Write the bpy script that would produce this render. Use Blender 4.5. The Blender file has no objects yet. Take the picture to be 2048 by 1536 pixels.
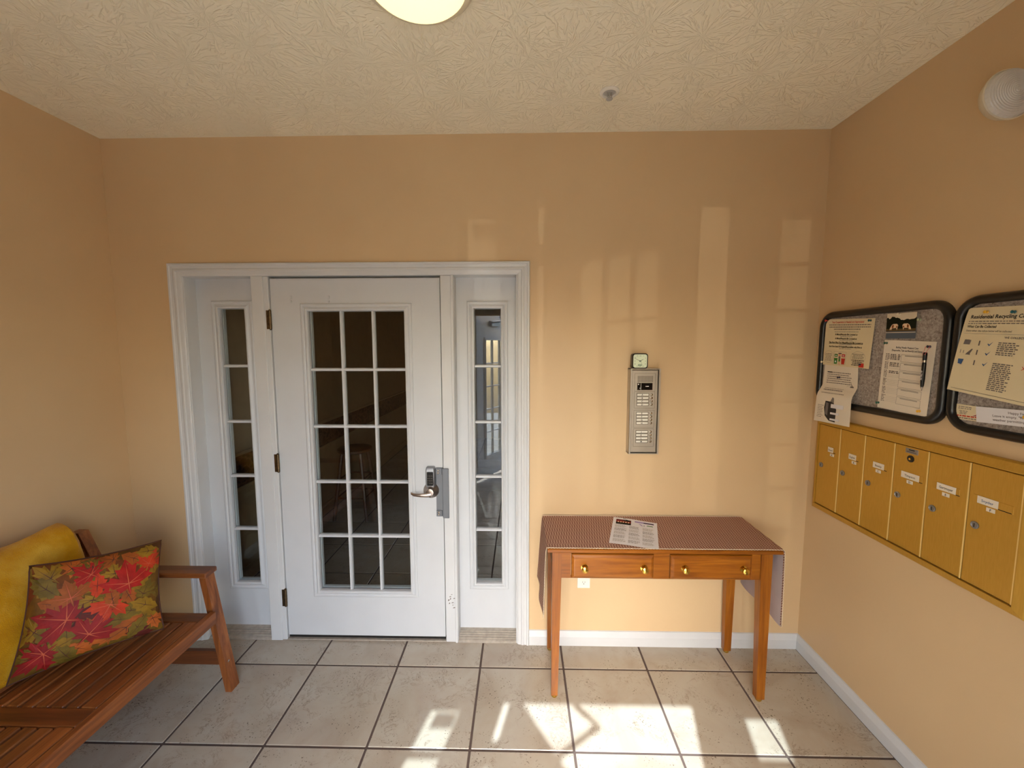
import bpy, bmesh, math, random
from mathutils import Vector, Matrix
random.seed(7)
S = bpy.context.scene
COL = S.collection

# ------------------------------------------------------------------ camera, light, exposure
XL, XR, H, YF = -1.959, 1.788, 2.770, -2.43          # room: left wall, right wall, ceiling, front wall (inner face)
CAM = Vector((0.2342, -2.1679, 1.6875)); PITCH, YAW, ROLL = 0.09185, -0.02205, 0.00165
cp, sp, cy, sy = math.cos(PITCH), math.sin(PITCH), math.cos(YAW), math.sin(YAW)
fwd = Vector((sy*cp, cy*cp, -sp)); rgt = Vector((cy, -sy, 0)); dwn = fwd.cross(rgt)
r2 = rgt*math.cos(ROLL) + dwn*math.sin(ROLL); d2 = dwn*math.cos(ROLL) - rgt*math.sin(ROLL)
cam = bpy.data.objects.new('camera', bpy.data.cameras.new('camera')); COL.objects.link(cam)
cam.data.sensor_width = 36.0; cam.data.lens = 809.0/2048*36.0; cam.data.clip_start = 0.02
cam.matrix_world = Matrix(((r2.x, -d2.x, -fwd.x, CAM.x), (r2.y, -d2.y, -fwd.y, CAM.y), (r2.z, -d2.z, -fwd.z, CAM.z), (0, 0, 0, 1)))
S.camera = cam
S.view_settings.view_transform = 'Standard'; S.view_settings.look = 'None'; S.view_settings.gamma = 1.0
S.view_settings.use_curve_mapping = False
S.view_settings.exposure = 0.45
S.cycles.use_denoising = True
S.cycles.max_bounces = 16; S.cycles.diffuse_bounces = 8; S.cycles.glossy_bounces = 5; S.cycles.transparent_max_bounces = 24
S.cycles.sample_clamp_indirect = 6.0

SUN_DIR = Vector((0.24, 1.0, -0.954))
w = bpy.data.worlds.new('world'); S.world = w; w.use_nodes = True
wn = w.node_tree; bg = wn.nodes['Background']
sky = wn.nodes.new('ShaderNodeTexSky'); sky.sky_type = 'NISHITA'; sky.sun_disc = False
sky.sun_elevation = math.radians(42.8); sky.sun_rotation = math.atan2(-SUN_DIR.x, -SUN_DIR.y); sky.dust_density = 2.5
wn.links.new(sky.outputs[0], bg.inputs[0]); bg.inputs[1].default_value = 1.7

def lamp(name, kind, energy, color, loc=(0, 0, 0), aim=None, **kw):
    l = bpy.data.lights.new(name, kind); l.energy = energy; l.color = color
    o = bpy.data.objects.new(name, l); COL.objects.link(o); o.location = loc
    if aim is not None: o.rotation_euler = Vector(aim).to_track_quat('-Z', 'Y').to_euler()
    for k, v in kw.items(): setattr(l, k, v)
    return o
lamp('sun', 'SUN', 8.2, (0.88, 1.03, 1.12), (-2, -6, 6), SUN_DIR, angle=math.radians(0.55))
# low glint of the sun off parked-car glass across the drive
GL = Vector((-6.0, -23.5, -0.91))
lamp('glint', 'SPOT', 1600.0, (1.0, 0.95, 0.82), GL, Vector((0.2, 0.0, 1.6)) - GL, spot_size=math.radians(15), spot_blend=0.3, shadow_soft_size=0.012)
# sky portal over the whole glazed entrance
po = lamp('entrance_portal', 'AREA', 1.0, (1, 1, 1), (0.115, -2.60, 1.06), (0, 1, 0), shape='RECTANGLE', size=1.75, size_y=2.15)
po.data.cycles.is_portal = True

# ------------------------------------------------------------------ materials
def lin(c):
    return tuple(((x/255)/12.92 if x/255 <= 0.04045 else ((x/255+0.055)/1.055)**2.4) for x in c) + (1.0,)
class N:
    def __init__(s, name):
        s.m = bpy.data.materials.new(name); s.m.use_nodes = True; s.t = s.m.node_tree
        s.b = s.t.nodes['Principled BSDF']; s.out = s.t.nodes['Material Output']
    def n(s, kind, **kw):
        x = s.t.nodes.new('ShaderNode'+kind)
        for k, v in kw.items():
            if k.startswith('i_'):
                key = k[2:]; key = int(key) if key.isdigit() else key.replace('_', ' ')
                if isinstance(v, bpy.types.NodeSocket): s.t.links.new(v, x.inputs[key])
                else: x.inputs[key].default_value = v
            else: setattr(x, k, v)
        return x
    def math(s, op, a, b=None, c=None):
        x = s.n('Math', operation=op)
        for i, v in enumerate((a, b, c)):
            if v is None: continue
            if isinstance(v, bpy.types.NodeSocket): s.t.links.new(v, x.inputs[i])
            else: x.inputs[i].default_value = v
        return x.outputs[0]
    def ramp(s, fac, stops):
        r = s.n('ValToRGB'); s.t.links.new(fac, r.inputs[0]); e = r.color_ramp.elements
        while len(e) < len(stops): e.new(0.5)
        for k, (p, c) in zip(e, stops): k.position = p; k.color = c if len(c) == 4 else lin(c)
        return r.outputs[0]
    def mix(s, fac, a, b, mode='MIX'):
        x = s.n('Mix', data_type='RGBA', blend_type=mode)
        for i, v in ((0, fac), (6, a), (7, b)):
            if isinstance(v, bpy.types.NodeSocket): s.t.links.new(v, x.inputs[i])
            else: x.inputs[i].default_value = v
        return x.outputs[2]
    def col(s, v):
        if isinstance(v, bpy.types.NodeSocket): s.t.links.new(v, s.b.inputs['Base Color'])
        else: s.b.inputs['Base Color'].default_value = v
        return s
    def p(s, rough=0.5, metal=0.0, spec=0.5, **kw):
        for k, v in (('Roughness', rough), ('Metallic', metal), ('Specular IOR Level', spec)):
            if isinstance(v, bpy.types.NodeSocket): s.t.links.new(v, s.b.inputs[k])
            else: s.b.inputs[k].default_value = v
        for k, v in kw.items(): s.b.inputs[k.replace('_', ' ')].default_value = v
        return s
    def bump(s, h, strength=0.3, dist=0.01):
        x = s.n('Bump'); x.inputs['Strength'].default_value = strength; x.inputs['Distance'].default_value = dist
        s.t.links.new(h, x.inputs['Height']); s.t.links.new(x.outputs[0], s.b.inputs['Normal']); return s
    def pos(s): return s.n('NewGeometry').outputs['Position']
    def obj(s): return s.n('TexCoord').outputs['Object']
    def uv(s): return s.n('TexCoord').outputs['UV']
    def mapped(s, v, scale, rot=(0, 0, 0)):
        x = s.n('Mapping'); s.t.links.new(v, x.inputs[0]); x.inputs['Scale'].default_value = scale; x.inputs['Rotation'].default_value = rot
        return x.outputs[0]
    def noise(s, v, scale, detail=3, rough=0.5, dist=0.0):
        x = s.n('TexNoise'); s.t.links.new(v, x.inputs['Vector'])
        x.inputs['Scale'].default_value = scale; x.inputs['Detail'].default_value = detail
        x.inputs['Roughness'].default_value = rough; x.inputs['Distortion'].default_value = dist
        return x.outputs[0]
M = {}
def plain(name, c, rough=0.5, metal=0.0, spec=0.5, var=0.06, scale=12.0, **kw):
    m = N(name); n = m.noise(m.pos(), scale, 4)
    c = lin(c); a = tuple(x*(1-var) for x in c[:3])+(1,); b = tuple(min(1, x*(1+var)) for x in c[:3])+(1,)
    m.col(m.ramp(n, [(0.3, a), (0.7, b)])).p(rough, metal, spec, **kw); M[name] = m.m; return m
# wall paint: warm tan with a light roller texture
m = N('wall_paint'); n = m.noise(m.pos(), 2.2, 3)
m.col(m.ramp(n, [(0.3, lin((205, 176, 136))), (0.7, lin((209, 181, 141)))])).p(0.42, 0, 0.35)
m.bump(m.noise(m.pos(), 160, 2), 0.10, 0.002); M['wall'] = m.m
# crow's-foot stomped ceiling
m = N('ceiling_stomp'); P0 = m.pos()
jit = m.n('TexNoise'); m.t.links.new(P0, jit.inputs['Vector']); jit.inputs['Scale'].default_value = 3.0
off = m.n('VectorMath', operation='SCALE'); off.inputs[3].default_value = 0.10; m.t.links.new(jit.outputs['Color'], off.inputs[0])
pv = m.n('VectorMath', operation='ADD'); m.t.links.new(P0, pv.inputs[0]); m.t.links.new(off.outputs[0], pv.inputs[1])
def stomp(scale, seed):
    mp = m.n('Mapping'); m.t.links.new(pv.outputs[0], mp.inputs[0]); mp.inputs['Location'].default_value = (seed, seed*0.7, 0)
    vo = m.n('TexVoronoi', voronoi_dimensions='2D'); m.t.links.new(mp.outputs[0], vo.inputs['Vector']); vo.inputs['Scale'].default_value = scale
    df = m.n('VectorMath', operation='SUBTRACT'); m.t.links.new(mp.outputs[0], df.inputs[0]); m.t.links.new(vo.outputs['Position'], df.inputs[1])
    sx = m.n('SeparateXYZ'); m.t.links.new(df.outputs[0], sx.inputs[0])
    sc = m.n('SeparateColor'); m.t.links.new(vo.outputs['Color'], sc.inputs[0])
    ang = m.math('ARCTAN2', sx.outputs[1], sx.outputs[0])
    r = m.math('MULTIPLY', vo.outputs['Distance'], 1.0)
    wv = m.math('ADD', m.math('MULTIPLY', ang, 4.2), m.math('MULTIPLY', sc.outputs[0], 40.0))
    cb = m.n('CombineXYZ'); m.t.links.new(wv, cb.inputs[0]); m.t.links.new(m.math('MULTIPLY', r, 1.6), cb.inputs[1])
    nz = m.n('TexNoise'); m.t.links.new(cb.outputs[0], nz.inputs['Vector']); nz.inputs['Scale'].default_value = 1.6; nz.inputs['Detail'].default_value = 2
    rid = m.n('MapRange', interpolation_type='SMOOTHSTEP', i_1=0.52, i_2=0.64); m.t.links.new(nz.outputs[0], rid.inputs[0])
    return rid.outputs[0]
hh = m.math('MAXIMUM', stomp(4.6, 0.0), m.math('MULTIPLY', stomp(6.5, 3.3), 0.8))
m.col(m.mix(m.noise(P0, 3, 2), lin((238, 231, 206)), lin((243, 236, 212)))).p(0.75, 0, 0.2)
m.bump(hh, 0.55, 0.006); M['ceiling'] = m.m
# white painted wood
for nm, c, ro in (('white_trim', (202, 204, 205), 0.35), ('white_door', (198, 201, 204), 0.38)):
    m = N(nm); m.col(m.ramp(m.noise(m.pos(), 5, 4), [(0.35, tuple(x*0.96 for x in lin(c)[:3])+(1,)), (0.65, lin(c))])).p(ro, 0, 0.45)
    m.bump(m.noise(m.mapped(m.pos(), (60, 60, 4)), 3, 2), 0.05, 0.002); M[nm] = m.m
# oak and outdoor hardwood grain (long axis chosen per part)
def wood(name, dark, mid, light, axis, rough=0.32, g=26.0, spec=0.5, tone=0.15):
    m = N(name); oi = m.n('ObjectInfo'); sc = [g, g, g]; sc['XYZ'.index(axis)] = g*0.07
    ad = m.n('VectorMath', operation='ADD'); m.t.links.new(m.obj(), ad.inputs[0])
    cb = m.n('CombineXYZ'); m.t.links.new(m.math('MULTIPLY', oi.outputs['Random'], 7.0), cb.inputs[0]); m.t.links.new(m.math('MULTIPLY', oi.outputs['Random'], 3.0), cb.inputs[1])
    m.t.links.new(cb.outputs[0], ad.inputs[1])
    v = m.mapped(ad.outputs[0], sc); n1 = m.noise(v, 1.0, 5, 0.6, 0.8); n2 = m.noise(v, 5.0, 3, 0.6)
    f = m.math('ADD', m.math('MULTIPLY', n1, 0.75), m.math('MULTIPLY', n2, 0.25))
    m.col(m.mix(m.math('MULTIPLY', m.math('FRACT', m.math('MULTIPLY', oi.outputs['Random'], 5.77)), tone), m.ramp(f, [(0.30, dark), (0.5, mid), (0.68, light)]), lin(dark))).p(rough, 0, spec); m.bump(n2, 0.08, 0.002); M[name] = m.m
for ax in 'XYZ':
    wood('oak_'+ax, (98, 48, 5), (138, 78, 12), (164, 100, 24), ax)
    wood('acacia_'+ax, (70, 35, 16), (146, 82, 36), (190, 118, 58), ax, 0.42, 22.0, 0.5, 0.75)
# ceramic tile
m = N('tile_glaze'); P0 = m.pos(); oi = m.n('ObjectInfo')
cb = m.n('CombineXYZ'); m.t.links.new(m.math('MULTIPLY', oi.outputs['Random'], 30.0), cb.inputs[0]); m.t.links.new(m.math('MULTIPLY', oi.outputs['Random'], 17.0), cb.inputs[2])
ad = m.n('VectorMath', operation='ADD'); m.t.links.new(P0, ad.inputs[0]); m.t.links.new(cb.outputs[0], ad.inputs[1]); V = ad.outputs[0]
base = m.ramp(m.noise(V, 3.5, 4, 0.6, 0.6), [(0.28, (158, 144, 129)), (0.5, (169, 159, 144)), (0.72, (176, 169, 156))])
vein = m.noise(m.mapped(V, (1, 1, 1), (0, 0, 0.6)), 9.0, 8, 0.72, 1.3)
ve = m.ramp(vein, [(0.485, (0, 0, 0, 1)), (0.5, (1, 1, 1, 1)), (0.515, (0, 0, 0, 1))])
patch = m.ramp(m.noise(V, 7, 3), [(0.5, (0, 0, 0, 1)), (0.62, (1, 1, 1, 1))])
vm = m.math('MULTIPLY', ve, patch)
spk = m.ramp(m.noise(V, 130, 2), [(0.635, (0, 0, 0, 1)), (0.68, (1, 1, 1, 1))])
spm = m.math('MULTIPLY', spk, m.ramp(m.noise(V, 9, 3), [(0.48, (0, 0, 0, 1)), (0.60, (1, 1, 1, 1))]))
c1 = m.mix(m.math('MULTIPLY', vm, 0.8), base, lin((112, 92, 78)))
m.col(m.mix(m.math('MULTIPLY', spm, 0.85), c1, lin((96, 82, 70)))).p(0.20, 0, 0.7); m.bump(m.noise(V, 22, 4), 0.10, 0.003); M['tile'] = m.m
plain('grout', (84, 70, 64), 0.9, scale=60)
# metals and plastics
plain('brass', (214, 176, 84), 0.16, 1.0); plain('old_brass', (108, 92, 70), 0.38, 1.0, var=0.25, scale=60)
plain('chrome', (196, 190, 184), 0.14, 1.0); plain('satin_nickel', (170, 158, 150), 0.30, 1.0); plain('satin_steel', (150, 152, 156), 0.42, 0.9)
plain('galvanised', (116, 120, 126), 0.5, 0.6, var=0.05); plain('aluminium', (186, 178, 164), 0.38, 0.75)
plain('aluminium_dark', (104, 94, 80), 0.45, 0.7); plain('grey_frame', (176, 174, 168), 0.5, 0.0)
m = N('gold_paint'); m.col(m.ramp(m.noise(m.mapped(m.pos(), (30, 30, 3)), 8, 3), [(0.3, lin((190, 145, 52))), (0.7, lin((198, 152, 60)))])).p(0.46, 0.35, 0.5); M['gold'] = m.m
plain('gold_highlight', (240, 208, 130), 0.35, 0.1)
plain('black_plastic', (17, 16, 17), 0.28, 0, 0.5); plain('black_gloss', (10, 10, 12), 0.15); plain('dark_gap', (22, 18, 14), 0.9)
plain('white_plastic', (228, 224, 212), 0.35); plain('cream_plastic', (206, 196, 172), 0.4)
plain('paper', (226, 216, 198), 0.85, 0, 0.15, 0.02); plain('paper_cream', (222, 208, 172), 0.85, 0, 0.15, 0.02)
plain('paper_white', (226, 224, 226), 0.85, 0, 0.15, 0.02)
plain('threshold', (172, 164, 152), 0.5, 0.3, var=0.15, scale=40)
def ink(name, c): plain(name, c, 0.8, 0, 0.1, 0.0)
ink('ink', (48, 44, 44)); ink('ink_grey', (128, 120, 112)); ink('ink_light', (172, 164, 152)); ink('ink_red', (196, 62, 48)); ink('ink_blue', (66, 96, 140))
ink('ink_green', (70, 130, 58)); ink('ink_maroon', (150, 50, 74)); ink('print_dark', (60, 56, 54)); ink('print_mid', (116, 108, 104))
ink('photo_sky', (214, 200, 176)); ink('photo_tree', (30, 32, 22)); ink('photo_road', (92, 98, 106)); ink('photo_grass', (96, 78, 50)); ink('photo_brown', (126, 66, 30)); ink('photo_white', (226, 196, 160)); ink('skin', (222, 164, 130))
ink('print_red_dark', (110, 40, 38)); ink('print_lavender', (168, 150, 196))
for nm, c in (('teal', (24, 84, 92)), ('green', (22, 88, 72)), ('red', (204, 52, 40)), ('yellow', (232, 178, 44)), ('navy', (44, 40, 66)), ('pale', (176, 186, 150)), ('clear', (226, 214, 190)), ('pink', (224, 90, 108))):
    plain('pin_'+nm, c, 0.3)
# pinboard: grey flecked composite
m = N('pinboard'); V = m.pos(); f1 = m.noise(V, 120, 3, 0.7)
c0 = m.ramp(f1, [(0.3, (120, 110, 104)), (0.5, (156, 146, 138)), (0.7, (178, 170, 160))])
fl = m.ramp(m.noise(V, 210, 1), [(0.70, (0, 0, 0, 1)), (0.74, (1, 1, 1, 1))])
m.col(m.mix(fl, c0, lin((84, 70, 58)))).p(0.95, 0, 0.1); m.bump(f1, 0.3, 0.002); M['pinboard'] = m.m
# woven runner (uses the cloth's own uv in metres)
m = N('runner_weave'); U = m.uv(); sx = m.n('SeparateXYZ'); m.t.links.new(U, sx.inputs[0])
u, v = sx.outputs[0], sx.outputs[1]
zz = m.math('SINE', m.math('MULTIPLY', m.math('ADD', u, m.math('MULTIPLY', m.math('PINGPONG', v, 0.006), 1.0)), 2*math.pi/0.0125))
vv = m.math('SINE', m.math('MULTIPLY', v, 2*math.pi/0.0105))
wv = m.math('MULTIPLY', zz, vv)
cw = m.ramp(m.math('MULTIPLY_ADD', wv, 0.5, 0.5), [(0.15, (108, 72, 62)), (0.5, (166, 122, 106)), (0.78, (182, 138, 120)), (0.93, (234, 214, 184))])
m.col(cw).p(0.9, 0, 0.1); m.bump(wv, 0.5, 0.002); M['runner'] = m.m
plain('runner_lining', (176, 160, 158), 0.6, 0, 0.3); plain('runner_edging', (216, 196, 168), 0.9)
# yellow plush and leaf cushion
m = N('yellow_plush'); V = m.pos(); n = m.noise(V, 6, 4, 0.6); f = m.noise(V, 260, 2)
m.col(m.ramp(n, [(0.32, (178, 122, 12)), (0.5, (204, 148, 22)), (0.70, (222, 176, 62))])).p(0.95, 0, 0.1, Sheen_Weight=0.35, Sheen_Roughness=0.4); m.bump(m.math('ADD', f, m.math('MULTIPLY', n, 3)), 0.5, 0.006); M['plush'] = m.m
m = N('cushion_ground'); V = m.obj(); vo = m.n('TexVoronoi'); m.t.links.new(V, vo.inputs['Vector']); vo.inputs['Scale'].default_value = 9.0
sc = m.n('SeparateColor'); m.t.links.new(vo.outputs['Color'], sc.inputs[0])
c0 = m.ramp(sc.outputs[0], [(0.1, (96, 60, 16)), (0.35, (132, 98, 22)), (0.6, (134, 56, 20)), (0.85, (142, 110, 28))])
m.col(m.mix(m.noise(V, 30, 4), c0, lin((70, 40, 14)), 'MIX')).p(0.7, 0, 0.3); m.bump(m.noise(V, 40, 4), 0.5, 0.006); M['cushion'] = m.m
for k, c in enumerate(((176, 28, 18), (202, 60, 20), (150, 22, 22), (150, 112, 20), (164, 84, 22), (120, 96, 24), (190, 96, 30), (96, 28, 20))):
    m = N('leaf_print_%d' % k); V = m.pos(); cc = lin(c); m.col(m.ramp(m.noise(V, 26, 4), [(0.3, tuple(x*0.62 for x in cc[:3])+(1,)), (0.7, cc)])).p(0.65, 0, 0.35); m.bump(m.noise(V, 60, 3), 0.3, 0.003); M['leaf%d' % k] = m.m
plain('leaf_vein', (190, 86, 50), 0.7); plain('leaf_vein_dark', (74, 34, 16), 0.7)
# glass: clear sheet that passes light and mirrors more at grazing angles, the same for every ray
m = N('clear_glass'); tr = m.n('BsdfTransparent'); tr.inputs[0].default_value = (0.93, 0.95, 0.94, 1)
gl = m.n('BsdfGlossy'); gl.inputs['Roughness'].default_value = 0.0
lw = m.n('LayerWeight'); fac = m.math('MULTIPLY_ADD', m.math('POWER', lw.outputs['Facing'], 4.0), 0.75, 0.06)
mx = m.n('MixShader'); m.t.links.new(fac, mx.inputs[0]); m.t.links.new(tr.outputs[0], mx.inputs[1]); m.t.links.new(gl.outputs[0], mx.inputs[2])
m.t.links.new(mx.outputs[0], m.out.inputs[0]); M['glass'] = m.m
m = N('lens_glass'); m.col((0.95, 0.93, 0.88, 1)).p(0.05, 0, 0.6, Transmission_Weight=0.45, IOR=1.3); M['lens'] = m.m
m = N('lit_dome'); m.col(lin((240, 232, 190))).p(0.4); m.b.inputs['Emission Color'].default_value = (1.0, 0.90, 0.50, 1)
lw = m.n('LayerWeight'); lw.inputs['Blend'].default_value = 0.5
m.b.inputs['Emission Strength'].default_value = 0.85; M['lit_dome'] = m.m
plain('reflector', (206, 204, 200), 0.12, 1.0); plain('lit_lcd', (150, 168, 140), 0.4); plain('clock_face', (214, 226, 196), 0.5)
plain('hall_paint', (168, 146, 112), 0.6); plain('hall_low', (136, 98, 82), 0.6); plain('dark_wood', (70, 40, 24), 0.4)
m = N('hall_border'); V = m.pos(); n = m.noise(m.mapped(V, (1, 9, 14)), 1.2, 3); m.col(m.ramp(n, [(0.42, (44, 26, 22)), (0.5, (104, 74, 58)), (0.6, (60, 34, 28))])).p(0.7); M['border'] = m.m
plain('concrete', (176, 170, 160), 0.9, scale=2.0); plain('decal', (60, 60, 60), 0.7)

# ------------------------------------------------------------------ mesh helpers
class MB:
    def __init__(s, xf=None): s.v = []; s.f = []; s.mi = []; s.uv = {}; s.xf = xf; s.cur = 0
    def add(s, vs, fs):
        o = len(s.v); s.v += [s.xf(*p) if s.xf else tuple(p) for p in vs]
        for f in fs: s.f.append([i+o for i in f]); s.mi.append(s.cur)
        return s
    def mat(s, i): s.cur = i; return s
    def box(s, x0, x1, y0, y1, z0, z1, b=0.0):
        x0, x1 = sorted((x0, x1)); y0, y1 = sorted((y0, y1)); z0, z1 = sorted((z0, z1))
        b = min(b, (x1-x0)*0.45, (y1-y0)*0.45, (z1-z0)*0.45)
        if b <= 0:
            vs = [(x, y, z) for z in (z0, z1) for y in (y0, y1) for x in (x0, x1)]
            return s.add(vs, [(0, 2, 3, 1), (4, 5, 7, 6), (0, 1, 5, 4), (2, 6, 7, 3), (0, 4, 6, 2), (1, 3, 7, 5)])
        bm = bmesh.new(); bmesh.ops.create_cube(bm, size=1.0)
        for q in bm.verts: q.co = Vector(((x0+x1)/2+q.co.x*(x1-x0), (y0+y1)/2+q.co.y*(y1-y0), (z0+z1)/2+q.co.z*(z1-z0)))
        bmesh.ops.bevel(bm, geom=bm.edges[:], offset=b, segments=1, affect='EDGES')
        bm.verts.index_update(); vs = [tuple(q.co) for q in bm.verts]; fs = [[q.index for q in f.verts] for f in bm.faces]; bm.free()
        return s.add(vs, fs)
    def hexa(s, lo, hi):
        vs = list(lo)+list(hi)
        return s.add(vs, [(0, 3, 2, 1), (4, 5, 6, 7), (0, 1, 5, 4), (1, 2, 6, 5), (2, 3, 7, 6), (3, 0, 4, 7)])
    def prism(s, pts, fn, a, b):
        """closed outline pts (p,q) extruded from a to b; fn(p,q,t)->xyz"""
        n = len(pts); vs = [fn(p, q, a) for p, q in pts]+[fn(p, q, b) for p, q in pts]
        return s.add(vs, [tuple(range(n))[::-1], tuple(range(n, 2*n))]+[(i, (i+1) % n, n+(i+1) % n, n+i) for i in range(n)])
    def lathe(s, prof, fn, seg=20):
        """profile (r,h); fn(rcos, rsin, h)->xyz"""
        n = len(prof); vs = []; fs = []
        for r, h in prof:
            for k in range(seg):
                t = 2*math.pi*k/seg; vs.append(fn(r*math.cos(t), r*math.sin(t), h))
        for i in range(n-1):
            for k in range(seg):
                k2 = (k+1) % seg; fs.append((i*seg+k, i*seg+k2, (i+1)*seg+k2, (i+1)*seg+k))
        if prof[0][0] > 1e-6: fs.append(tuple(range(seg))[::-1])
        if prof[-1][0] > 1e-6: fs.append(tuple((n-1)*seg+k for k in range(seg)))
        return s.add(vs, fs)
    def tube(s, pts, r, seg=8, closed=False):
        pts = [Vector(p) for p in pts]; n = len(pts); vs = []; fs = []
        for i, p in enumerate(pts):
            a = pts[(i-1) % n] if (closed or i > 0) else p; b = pts[(i+1) % n] if (closed or i < n-1) else p
            t = (b-a).normalized(); up = Vector((0, 0, 1)) if abs(t.z) < 0.9 else Vector((1, 0, 0))
            e1 = t.cross(up).normalized(); e2 = t.cross(e1)
            rr = r[i] if isinstance(r, (list, tuple)) else r
            for k in range(seg):
                q = 2*math.pi*k/seg; vs.append(tuple(p+e1*rr*math.cos(q)+e2*rr*math.sin(q)))
        for i in range(n if closed else n-1):
            j = (i+1) % n
            for k in range(seg): k2 = (k+1) % seg; fs.append((i*seg+k, i*seg+k2, j*seg+k2, j*seg+k))
        if not closed: fs += [tuple(range(seg))[::-1], tuple((n-1)*seg+k for k in range(seg))]
        return s.add(vs, fs)
    def grid(s, fn, nu, nv, uvfn=None):
        o = len(s.v); vs = [fn(i/nu, j/nv) for j in range(nv+1) for i in range(nu+1)]
        fs = [(j*(nu+1)+i, j*(nu+1)+i+1, (j+1)*(nu+1)+i+1, (j+1)*(nu+1)+i) for j in range(nv) for i in range(nu)]
        if uvfn:
            for j in range(nv+1):
                for i in range(nu+1): s.uv[o+j*(nu+1)+i] = uvfn(i/nu, j/nv)
        return s.add(vs, fs)
    def sweep(s, rings, closed):
        """rings: lists of points of one section each, joined in order"""
        n = len(rings); k = len(rings[0]); vs = [p for r in rings for p in r]; fs = []
        for i in range(n if closed else n-1):
            j = (i+1) % n
            for q in range(k): q2 = (q+1) % k; fs.append((i*k+q, i*k+q2, j*k+q2, j*k+q))
        if not closed: fs += [tuple(range(k))[::-1], tuple((n-1)*k+q for q in range(k))]
        return s.add(vs, fs)
    def obj(s, name, mats, parent=None, smooth=False, loc=None, open_=False):
        me = bpy.data.meshes.new(name)
        vs = s.v
        if loc is not None: vs = [(x-loc[0], y-loc[1], z-loc[2]) for x, y, z in vs]
        me.from_pydata(vs, [], s.f); me.update()
        if not isinstance(mats, (list, tuple)): mats = [mats]
        for x in mats: me.materials.append(M[x])
        if len(mats) > 1: me.polygons.foreach_set('material_index', s.mi)
        if s.uv:
            l = me.uv_layers.new(name='uv')
            for lp in me.loops: l.data[lp.index].uv = s.uv.get(lp.vertex_index, (0, 0))
        if not open_:
            bm = bmesh.new(); bm.from_mesh(me); bmesh.ops.recalc_face_normals(bm, faces=bm.faces[:]); bm.to_mesh(me); bm.free()
        if smooth:
            me.polygons.foreach_set('use_smooth', [True]*len(me.polygons))
            try: me.set_sharp_from_angle(angle=math.radians(38))
            except Exception: pass
        o = bpy.data.objects.new(name, me); COL.objects.link(o)
        if loc is not None: o.location = loc
        if parent is not None: attach(o, parent)
        return o
def world_of(o):
    mtx = Matrix.LocRotScale(o.location, o.rotation_euler, o.scale)
    return world_of(o.parent) @ mtx if o.parent else mtx
def attach(o, parent, keep=True):
    o.parent = parent
    if keep:
        lw_ = world_of(parent).inverted()
        mtx = lw_ @ Matrix.LocRotScale(o.location, o.rotation_euler, o.scale)
        o.location, q, _ = mtx.decompose(); o.rotation_euler = q.to_euler()
def tag(o, label, cat=None, group=None, kind=None):
    o['label'] = label
    if cat: o['category'] = cat
    if group: o['group'] = group
    if kind: o['kind'] = kind
    return o
def empty(name, loc, label, cat, group=None, kind=None):
    o = bpy.data.objects.new(name, None); COL.objects.link(o); o.location = loc; o.empty_display_size = 0.05
    return tag(o, label, cat, group, kind)
def copy_tree(o, parent=None):
    c = o.copy(); COL.objects.link(c); c.parent = parent
    for ch in list(o.children): copy_tree(ch, c)
    return c

# ------------------------------------------------------------------ room shell
WT = 0.12
def struct(mb, name, mat, label, cat, **k): return tag(mb.obj(name, mat, **k), label, cat, None, 'structure')
mb = MB(); mb.box(XL-0.1, -1.595, 0, WT, 0, H); mb.box(0.232, XR+0.1, 0, WT, 0, H); mb.box(-1.595, 0.232, 0, WT, 2.09, H)
struct(mb, 'wall_back', 'wall', 'tan painted wall around the white door and sidelights', 'wall')
struct(MB().box(XL-0.1, XL, YF-WT, 0, 0, H), 'wall_left', 'wall', 'tan painted side wall behind the wooden bench', 'wall')
struct(MB().box(XR, XR+0.1, YF-WT, 0, 0, H), 'wall_right', 'wall', 'tan painted side wall with pinboards and mailboxes', 'wall')
struct(MB().box(XL-0.1, XR+0.1, YF-WT, WT, H, H+0.1), 'ceiling', 'ceiling', 'cream ceiling with stomped crow-foot plaster texture', 'ceiling')
YO = YF-WT                                                             # outer face of the front wall, -2.55
FL0, FL1, FR0, FR1, FD0, FD1 = -0.688, -0.528, 0.752, 0.919, -0.362, 0.548
mb = MB(); mb.box(XL-0.1, FL0, YO, YF, 0, H); mb.box(FR1, XR+0.1, YO, YF, 0, H); mb.box(FL0, FR1, YO, YF, 2.055, H)
mb.box(FL0, FL1, YO, YF, 0, 0.3); mb.box(FL0, FL1, YO, YF, 2.012, 2.055); mb.box(FL1, FD0, YO, YF, 0, 2.055)
mb.box(FR0, FR1, YO, YF, 0, 0.3); mb.box(FR0, FR1, YO, YF, 1.996, 2.055); mb.box(FD1, FR0, YO, YF, 0, 2.055)
struct(mb, 'wall_front', 'wall', 'tan entrance wall behind the viewpoint with open doorway', 'wall')
# baseboards
BP = [(0, 0), (0.016, 0), (0.016, 0.052), (0.013, 0.06), (0.011, 0.066), (0.0085, 0.074), (0.006, 0.082), (0, 0.084)]
def board(pts_fn, a, b, name, label):
    return struct(MB().prism(BP, pts_fn, a, b), name, 'white_trim', label, 'baseboard')
board(lambda p, q, t: (t, -p, q), 0.2816, XR, 'baseboard_back', 'white baseboard running below the side table')
board(lambda p, q, t: (t, -p, q), XL, -1.6465, 'baseboard_back', 'short white baseboard behind the bench corner')
board(lambda p, q, t: (XR-p, t, q), YF, 0, 'baseboard_right', 'white baseboard along the mailbox wall')
board(lambda p, q, t: (XL+p, t, q), YF, 0, 'baseboard_left', 'white baseboard along the wall behind the bench')

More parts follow.
